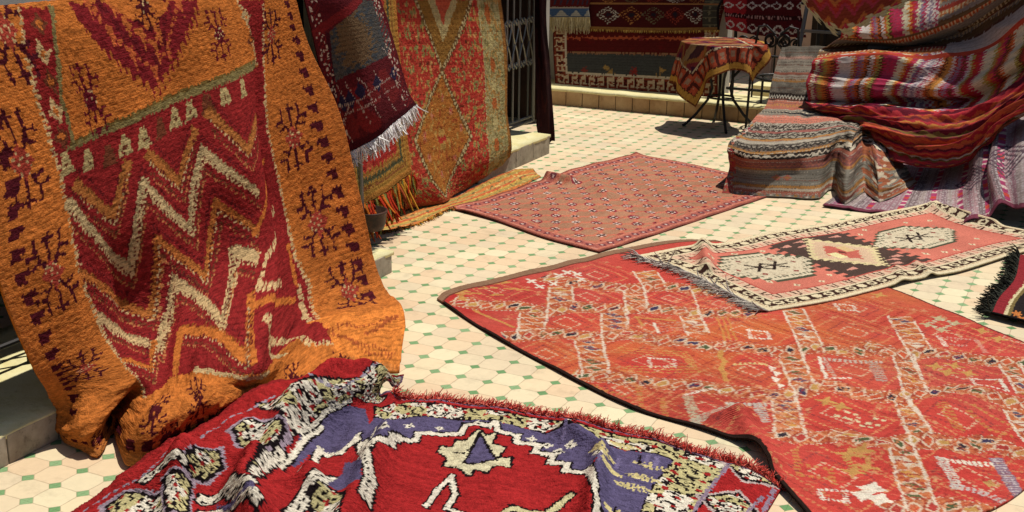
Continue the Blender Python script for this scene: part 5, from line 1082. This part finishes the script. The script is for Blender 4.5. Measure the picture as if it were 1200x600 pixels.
# ---------------------------------------------------------------- draped seats at the right
def yz(L): return [tuple(WY(a, b, y)) if y > 5 else tuple(G(a, b, y)) for a, b, y in L]
ku = [0, .22, .45, .64, .71, .78, .84, .90, 1.]; kvv = [0, .14, .30, .46, .66, .80, 1.]
rows = [yz([(846, 226, .012), (882, 229, .012), (925, 231, .012), (960, 232, .012), (976, 222, .012), (990, 240, .02), (1012, 226, .012), (1032, 235, .03), (1078, 214, .03)]),
        yz([(854, 198, .13), (882, 204, .13), (925, 205, .13), (962, 204, .13), (978, 194, .13), (992, 208, .16), (1012, 192, .14), (1030, 208, .13), (1068, 198, .09)]),
        yz([(853, 169, .27), (882, 177, .27), (928, 176, .27), (970, 170, .28), (986, 163, .28), (1001, 162, .31), (1015, 154, .29), (1030, 160, .27), (1050, 176, .18)]),
        yz([(874, 149, .30), (902, 151, .31), (942, 150, .32), (975, 147, .33), (990, 146, .33), (1003, 147, .34), (1015, 145, .33), (1028, 146, .32), (1044, 150, .28)]),
        yz([(898, 122, .31), (920, 122, .32), (950, 124, .33), (980, 124, .34), (992, 124, .34), (1004, 124, .34), (1016, 124, .34), (1028, 124, .34), (1048, 124, .34)]),
        yz([(904, 96, 9.02), (924, 97, 9.02), (950, 98, 9.02), (980, 98, 9.02), (992, 98, 9.0), (1004, 98, 9.), (1016, 98, 9.), (1028, 98, 9.), (1048, 98, 9.)]),
        yz([(916, 55, 9.2), (935, 54, 9.2), (961, 54, 9.2), (985, 56, 9.2), (995, 58, 9.2), (1008, 58, 9.2), (1020, 58, 9.2), (1032, 58, 9.2), (1050, 58, 9.2)])]
P = spline_grid(rows, ku, kvv, 380, 360); U, V = np.meshgrid(np.linspace(0, 1, 380), np.linspace(0, 1, 360))
P = P + normals(P) * (-(.012 * fbm(U * 7, V * 9, 3) + .004 * crease(U * 8, V * 12, 8) + .016 * np.clip((U - .62) / .2, 0, 1) * crease(U * 12, V * 7, 9) + .018 * np.clip((U - .6) / .3, 0, 1) * fbm(U * 20, V * 14, 5)))[..., None]; P[..., 2] = np.maximum(P[..., 2], .014)
cl = Cloth(P, 1.5, 2.6); p = Paint(cl.X, cl.Y + .012 * vn(cl.X * 6, cl.Y * 6, 2), C(140, 126, 108)).jag(.008, .8, 3); y = p.Y; x = p.X
GR, SL, SM, OC, BKK, RSE = C(140, 132, 118), C(176, 164, 146), C(180, 104, 82), C(184, 128, 60), C(60, 50, 46, k=.6), C(158, 92, 84)
bands = [(0, .05, GR), (.05, .10, SM), (.10, .15, C(196, 176, 150)), (.15, .20, OC), (.20, .44, GR), (.44, .47, OC), (.47, .58, RSE), (.58, .63, SM), (.63, .74, BKK), (.74, .78, OC), (.78, .90, C(120, 110, 96)), (.90, .96, SL), (.96, 1.0, OC), (1.0, 1.12, C(160, 150, 132)), (1.12, 1.16, RSE), (1.16, 1.32, SL), (1.32, 1.46, C(206, 120, 96)), (1.46, 1.62, GR), (1.62, 1.8, SM), (1.8, 1.92, BKK), (1.92, 2.1, GR), (2.1, 2.14, OC), (2.14, 2.2, SL), (2.2, 2.24, SM), (2.24, 2.42, SL), (2.42, 2.46, C(220, 170, 150)), (2.46, 2.6, GR)]
for a, b, c in bands: p.fill((y >= a) & (y < b), c)
tz = np.abs((x / .05) % 1 - .5)
for j in range(60):
    a = .02 + j * .043; cc = [C(96, 86, 78), C(190, 178, 158), C(150, 90, 70), C(110, 100, 90)][j % 4]; p.fill((np.abs(y - a) < .005) & ((x / .012 + j * .5) % 1 < .6), cc)
for a, h_, c in ((.52, .05, SM), (.685, .05, C(214, 196, 170)), (.83, .05, C(40, 36, 36, k=.6)), (.86, .03, SL), (1.06, .04, BKK), (1.24, .05, BKK), (1.86, .06, C(206, 196, 176)), (1.54, .05, C(206, 190, 160)), (1.7, .05, OC)): p.fill(np.abs(y - a - (tz - .25) * h_ * 1.6) < h_ * .24, c)
dd = (hsh(np.floor(x / .02), np.floor(y / .012), 3) > .55); p.fill(dd & (((y > .78) & (y < .90)) | ((y > 1.0) & (y < 1.12)) | ((y > 1.16) & (y < 1.3))), C(70, 62, 56))
p.fill((hsh(np.floor(x / .05), np.floor(y / .04), 7) > .8) & (y > .63) & (y < .74), C(220, 206, 180))
for cx in (.56, .66): p.star((cx, .32), .05, SM, 4, .7); p.star((cx, .32), .022, OC, 4, .7)
for k in range(26): p.star((.05 + k * .057, .03), .022, [OC, SM, C(220, 200, 180)][k % 3], 4, .6)
for k in range(22): p.star((.05, .05 + k * .06), .03, [OC, SM, C(220, 200, 180), C(150, 40, 60)][k % 4], 4, .6)
fr_ = (x < .10) & (y < .7) & (vn(x * 40, y * 40, 3) > 0); p.fill(fr_, C(176, 70, 60)); p.fill((x > 1.25) & (vn(x * 26, y * 26, 5) > .05), C(170, 96, 60)); p.fill((x > 1.3) & (vn(x * 36, y * 36, 6) > .2), C(210, 190, 160))
o = sheet('draped_kilim', P, p.yarn(cl.X, cl.Y, 7, .16, .07), W_FLAT, thick=.008, flip=False, back=C(90, 74, 62), uvs=(cl.su, cl.sv)); origin_to(o, (-1.8, 8.2, 0)); tag(o, 'grey, rose and ochre striped kilim covering the low bench', 'kilim', 'kilims draped at the right')
# bench under it
bn = empty('bench', (-1.75, 8.35, 0), 'low wooden bench under the grey striped kilim', 'bench'); MW = rough_mat('dark_wood', C(92, 66, 46), C(120, 88, 60), 8.)
bx0, bx1 = -2.0, -1.66
b = MB(); b.box((bx0, 7.66, .20), (bx1, 8.85, .235), .005); b.build('seat', MW, bn)
for x in (bx0 + .04, bx1 - .04):
    for y in (7.74, 8.78): b = MB(); b.box((x - .03, y - .03, 0), (x + .03, y + .03, .20)); b.build('leg', MW, bn)
# magenta and orange zigzag kilim
ku = [0, .2, .38, .56, .74, 1.]
L = lambda pts, ys: [tuple(WY(a, b, y)) for (a, b), y in zip(pts, ys)]
L_flat, nrow = L, [0]
def L(pts, ys):
    k = nrow[0] / 10; nrow[0] += 1; e = [8.8, 8.7, 8.6, 8.45, 8.3, 8.2]; f = [8.4, 8.1, 7.95, 7.93, 7.93, 7.85]
    return L_flat(pts, [.55 * y + .45 * (a * (1 - k) + b * k) for y, a, b in zip(ys, e, f)])
rows = [L([(990, 30), (1035, 8), (1095, -14), (1160, -42), (1225, -80), (1300, -130)], [9.35, 9.25, 9.15, 8.95, 8.75, 8.65]),
        L([(985, 44), (1040, 44), (1092, 32), (1152, 4), (1218, -44), (1300, -100)], [9.10, 8.95, 8.85, 8.70, 8.55, 8.45]),
        L([(962, 58), (1040, 56), (1100, 48), (1160, 20), (1222, -18), (1300, -70)], [9.40, 9.30, 9.20, 9.05, 8.85, 8.75]),
        L([(957, 66), (1030, 60), (1100, 62), (1152, 50), (1216, 4), (1300, -50)], [9.15, 8.90, 8.80, 8.70, 8.50, 8.40]),
        L([(948, 92), (1018, 90), (1080, 94), (1142, 88), (1212, 48), (1300, -10)], [9.00, 8.75, 8.67, 8.60, 8.40, 8.30]),
        L([(947, 116), (1012, 112), (1068, 112), (1132, 104), (1205, 66), (1300, 10)], [8.92, 8.70, 8.64, 8.57, 8.40, 8.32]),
        L([(955, 119), (1020, 119), (1080, 124), (1150, 112), (1212, 74), (1300, 20)], [9.05, 8.97, 8.91, 8.80, 8.55, 8.45]),
        L([(944, 122), (1002, 126), (1062, 130), (1130, 126), (1200, 92), (1300, 40)], [8.87, 8.62, 8.47, 8.40, 8.27, 8.17]),
        L([(965, 132), (1022, 140), (1076, 152), (1136, 148), (1196, 112), (1300, 60)], [8.59, 8.34, 8.14, 8.09, 8.04, 7.94]),
        L([(1000, 139), (1030, 158), (1078, 176), (1136, 172), (1188, 134), (1300, 90)], [8.44, 8.14, 7.97, 7.93, 7.89, 7.79]),
        L([(1018, 142), (1040, 182), (1084, 196), (1132, 190), (1176, 146), (1300, 110)], [8.41, 8.11, 7.96, 7.94, 7.94, 7.86])]
kvv = [0, .10, .17, .22, .34, .44, .50, .57, .70, .86, 1.]
P = spline_grid(rows, ku, kvv, 420, 560); U, V = np.meshgrid(np.linspace(0, 1, 420), np.linspace(0, 1, 560))
rip = np.clip((V - .52) / .1, 0, 1); P = P + normals(P) * (-(.014 * fbm(U * 5, V * 10, 3) + .020 * crease(U * 2.2 + V * 5, V * 9 - U * 3.5, 44) + rip * (.016 * np.sin(V * 60 + U * 16 + 4 * vn(U * 4, V * 3, 4)) + .009 * np.sin(V * 118 + U * 22 + 5 * vn(U * 5, V * 3, 6)))))[..., None]
cl = Cloth(P, 2.2, 2.6); p = Paint(cl.X, cl.Y, C(190, 90, 60)).jag(.009, .8, 3); x, y = p.X, p.Y; Vq = y / 2.6
pal = np.array([C(232, 220, 214), C(214, 40, 90), C(224, 110, 40), C(190, 180, 80), C(160, 136, 160), C(206, 50, 40), C(226, 150, 50), C(236, 226, 190), C(196, 60, 100), C(120, 70, 44)])
s = x + .034 * np.abs((y / .030) % 1 - .5) * 2; k = np.floor(s / .024); ci = (hsh(k, k * 0, 3) * 9.99).astype(int); zg = pal[ci]
s2 = y + .04 * np.abs((x / .11) % 1 - .5) * 2; k2 = np.floor(s2 / .034); pal2 = np.array([C(190, 30, 50), C(210, 84, 50), C(220, 140, 50), C(226, 210, 190), C(160, 60, 70), C(206, 50, 60), C(140, 110, 50), C(190, 30, 50), C(214, 96, 40), C(120, 30, 50)]); lo = pal2[(hsh(k2, k2 * 0, 5) * 9.99).astype(int)]
k3 = np.floor(y / .03); pal3 = np.array([C(120, 92, 60), C(196, 90, 44), C(150, 140, 132), C(110, 70, 50), C(206, 120, 60), C(170, 60, 44)]); st3 = pal3[(hsh(k3, k3 * 0, 7) * 5.99).astype(int)]; tick = ((x / .03) % 1 < .4) & (k3 % 3 == 0); st3[tick] = C(220, 196, 150)
p.c = np.where((Vq < .23)[..., None], st3, np.where((Vq < .56)[..., None], zg, lo)); m = (Vq < .1) & (x < .9); p.c[m] = zg[m]; p.fill((Vq > .13) & (Vq < .17) & (x > .3) & (x < 1.0), C(150, 146, 146)); p.fill((Vq > .20) & (Vq < .24) & (x > .9) & (x < 1.8), C(190, 176, 166)); p.fill((Vq > .235) & (Vq < .25), C(206, 70, 40)); p.fill(y > 2.57, C(170, 30, 40))
o = sheet('draped_kilim', P, p.yarn(cl.X, cl.Y, 7, .16, .05), W_FLAT, thick=.007, flip=True, back=C(110, 60, 44), uvs=(cl.su, cl.sv)); origin_to(o, (-1., 8., 0)); tag(o, 'multicoloured zigzag kilim heaped in deep folds over the seats at the right', 'kilim', 'kilims draped at the right')
L = L_flat
rkk = empty('display_rack', (-.9, 8.9, 0), 'dark metal rack holding up the zigzag kilim heap', 'rug rack')
top_ = [P[0, k] + np.array([0, .02, -.03]) for k in (0, 60, 120, 180, 240, 300, 360, 419)]
b = MB(); b.tube(top_, .016, 8); b.build('top_bar', M_IRON, rkk)
for k in (1, 4, 7): b = MB(); q = top_[k]; b.tube([(q[0], q[1] + .05, 0), (q[0], q[1] + .02, q[2] * .6), tuple(q)], .014, 8); b.build('post', M_IRON, rkk)
# flame-patterned kilim with serrated edge, top
rows = [L([(925, -60), (990, -60), (1060, -60), (1140, -80)], [8.9, 8.85, 8.8, 8.7]), L([(932, -20), (980, -10), (1045, -22), (1110, -40)], [8.85, 8.75, 8.7, 8.6]), L([(938, 6), (984, 44), (1030, 22), (1095, -8)], [8.8, 8.72, 8.65, 8.55])]
P = spline_grid(rows, [0, .3, .6, 1], [0, .5, 1], 200, 140); cl = Cloth(P, 1.2, .7); p = Paint(cl.X, cl.Y, C(206, 60, 40)).jag(.009, .8, 3); x, y = p.X, p.Y; s = y + .09 * np.abs((x / .14) % 1 - .5) * 2; k = np.floor(s / .04); p.c = pal[(hsh(k, k * 0, 9) * 9.99).astype(int)] * .6 + C(206, 60, 40) * .4
e = np.minimum(x, .7 - y) - .03 * np.abs(((x + y) / .04) % 1 - .5); p.fill(e < .06, C(226, 216, 150)); 
ze = .09 * np.floor(3 * np.abs(((cl.X - cl.Y) / .15) % 1 - .5) * 2) / 3; keep = (cl.Y < .7 - ze) & (cl.X > ze); p.fill((cl.Y > .66 - ze) | (cl.X < ze + .03), C(228, 220, 160))
o = sheet('draped_kilim', P, p.yarn(cl.X, cl.Y, 7, .16, .05), W_FLAT, thick=.006, flip=True, uvs=(cl.su, cl.sv), keep=keep); origin_to(o, (-1.3, 8.6, .8)); tag(o, 'red flame-patterned kilim with a pale serrated edge, beside the ladder', 'kilim', 'kilims draped at the right')
# mauve kilim, on the floor and over the far seat
ku = [0, .16, .32, .48, .60, .70, .82, 1.]; kvv = [0, .35, .7, 1.]
rows = [yz([(1020, 192, .012), (1055, 190, .012), (1092, 188, .06), (1130, 166, .25), (1152, 152, .38), (1172, 136, .46), (1212, 116, .54), (1300, 90, .6)]),
        yz([(1002, 210, .012), (1045, 210, .012), (1085, 208, .03), (1125, 195, .14), (1152, 182, .28), (1166, 165, .36), (1206, 150, .44), (1300, 130, .5)]),
        yz([(985, 225, .012), (1030, 228, .012), (1074, 230, .012), (1118, 225, .06), (1150, 215, .16), (1164, 200, .26), (1204, 195, .30), (1300, 180, .36)]),
        yz([(964, 241, .012), (1012, 247, .012), (1065, 253, .012), (1120, 262, .012), (1152, 254, .06), (1176, 240, .12), (1204, 245, .12), (1300, 250, .12)])]
P = spline_grid(rows, ku, kvv, 360, 220); U, V = np.meshgrid(np.linspace(0, 1, 360), np.linspace(0, 1, 220)); hg = np.clip((U - .4) / .2, 0, 1)
P = P + normals(P) * (-(.006 * fbm(U * 6, V * 5, 3) + .006 * crease(U * 12, V * 5, 7) + hg * .02 * np.sin(U * 46 + V * 2 + 2 * vn(U * 5, V * 2, 4))))[..., None]; P[..., 2] = np.maximum(P[..., 2], .010)
cl = Cloth(P, 2.0, 1.0); p = Paint(cl.X, cl.Y, C(150, 112, 118)).jag(.008, .8, 3); x, y = p.X, p.Y
k = np.floor(x / .045); pm = np.array([C(166, 124, 134), C(146, 118, 126), C(168, 150, 146), C(156, 90, 122), C(132, 112, 114), C(180, 142, 146)]); p.c = pm[(hsh(k, k * 0, 3) * 5.99).astype(int)]
p.fill((np.abs((x / .045) % 1 - .5 + .3 * np.sign((y / .02) % 1 - .5)) < .12), C(190, 176, 176)); q = (k % 5 == 2); p.fill(q, C(180, 60, 110)); p.fill(q & ((y / .06) % 1 < .35), C(226, 200, 190)); p.fill(q & ((y / .18) % 1 < .16), C(206, 70, 50))
for c in ((1.12, .6), (1.5, .6)):
    for r in (.16, .12, .08, .04): p.line([(c[0] + r, c[1]), (c[0], c[1] + r), (c[0] - r, c[1]), (c[0], c[1] - r), (c[0] + r, c[1])], .014, C(96, 74, 86))
p.fill(y > .97, C(130, 60, 80))
o = sheet('draped_kilim', P, p.yarn(cl.X, cl.Y, 7, .16, .06), W_FLAT, thick=.007, flip=True, back=C(60, 44, 50), uvs=(cl.su, cl.sv)); origin_to(o, (-1., 7.7, 0)); tag(o, 'mauve and grey striped kilim trailing on the paving beneath the zigzag one', 'kilim', 'kilims draped at the right')
# ---------------------------------------------------------------- camera, sun, sky
cam = bpy.data.cameras.new('camera'); co = bpy.data.objects.new('camera', cam); COL.objects.link(co)
from mathutils import Matrix, Vector
Rv, Dv, Fv = Vector((1, 0, 0)), Vector((0, -sp, -cp)), Vector((0, cp, -sp))
ir = cr * Rv - sr * Dv; idn = sr * Rv + cr * Dv
def tw(v): return Vector((v.x * cy + v.y * sy, -v.x * sy + v.y * cy, v.z))
ir, up, bk = tw(ir), -tw(idn), -tw(Fv)
co.matrix_world = Matrix(((ir.x, up.x, bk.x, 0), (ir.y, up.y, bk.y, 0), (ir.z, up.z, bk.z, CAMH), (0, 0, 0, 1)))
cam.sensor_width = 36; cam.lens = FOC / 1200 * 36; cam.clip_end = 500; cam.clip_start = .05
scene.camera = co
SUN_EL, SUN_D = R(71.5), (.50, .866)             # height, horizontal direction towards the sun
w = bpy.data.worlds.new('World'); scene.world = w; w.use_nodes = True
nt = w.node_tree; sky = nt.nodes.new('ShaderNodeTexSky'); sky.sky_type = 'NISHITA'; sky.sun_disc = False
sky.sun_elevation = SUN_EL; sky.sun_rotation = math.atan2(SUN_D[0], SUN_D[1])
nt.links.new(sky.outputs[0], nt.nodes['Background'].inputs[0]); nt.nodes['Background'].inputs[1].default_value = .066
sl = bpy.data.lights.new('sun', 'SUN'); sl.energy = 4.9; sl.angle = R(.55); sl.color = (1, .94, .83)
so = bpy.data.objects.new('sun', sl); COL.objects.link(so)
sdv = Vector((SUN_D[0] * math.cos(SUN_EL), SUN_D[1] * math.cos(SUN_EL), math.sin(SUN_EL)))
so.rotation_euler = sdv.to_track_quat('Z', 'Y').to_euler(); so.location = (3, 3, 8)
vs = scene.view_settings; vs.view_transform = 'Standard'; vs.look = 'None'; vs.exposure = 0.; vs.gamma = 1; vs.use_curve_mapping = False
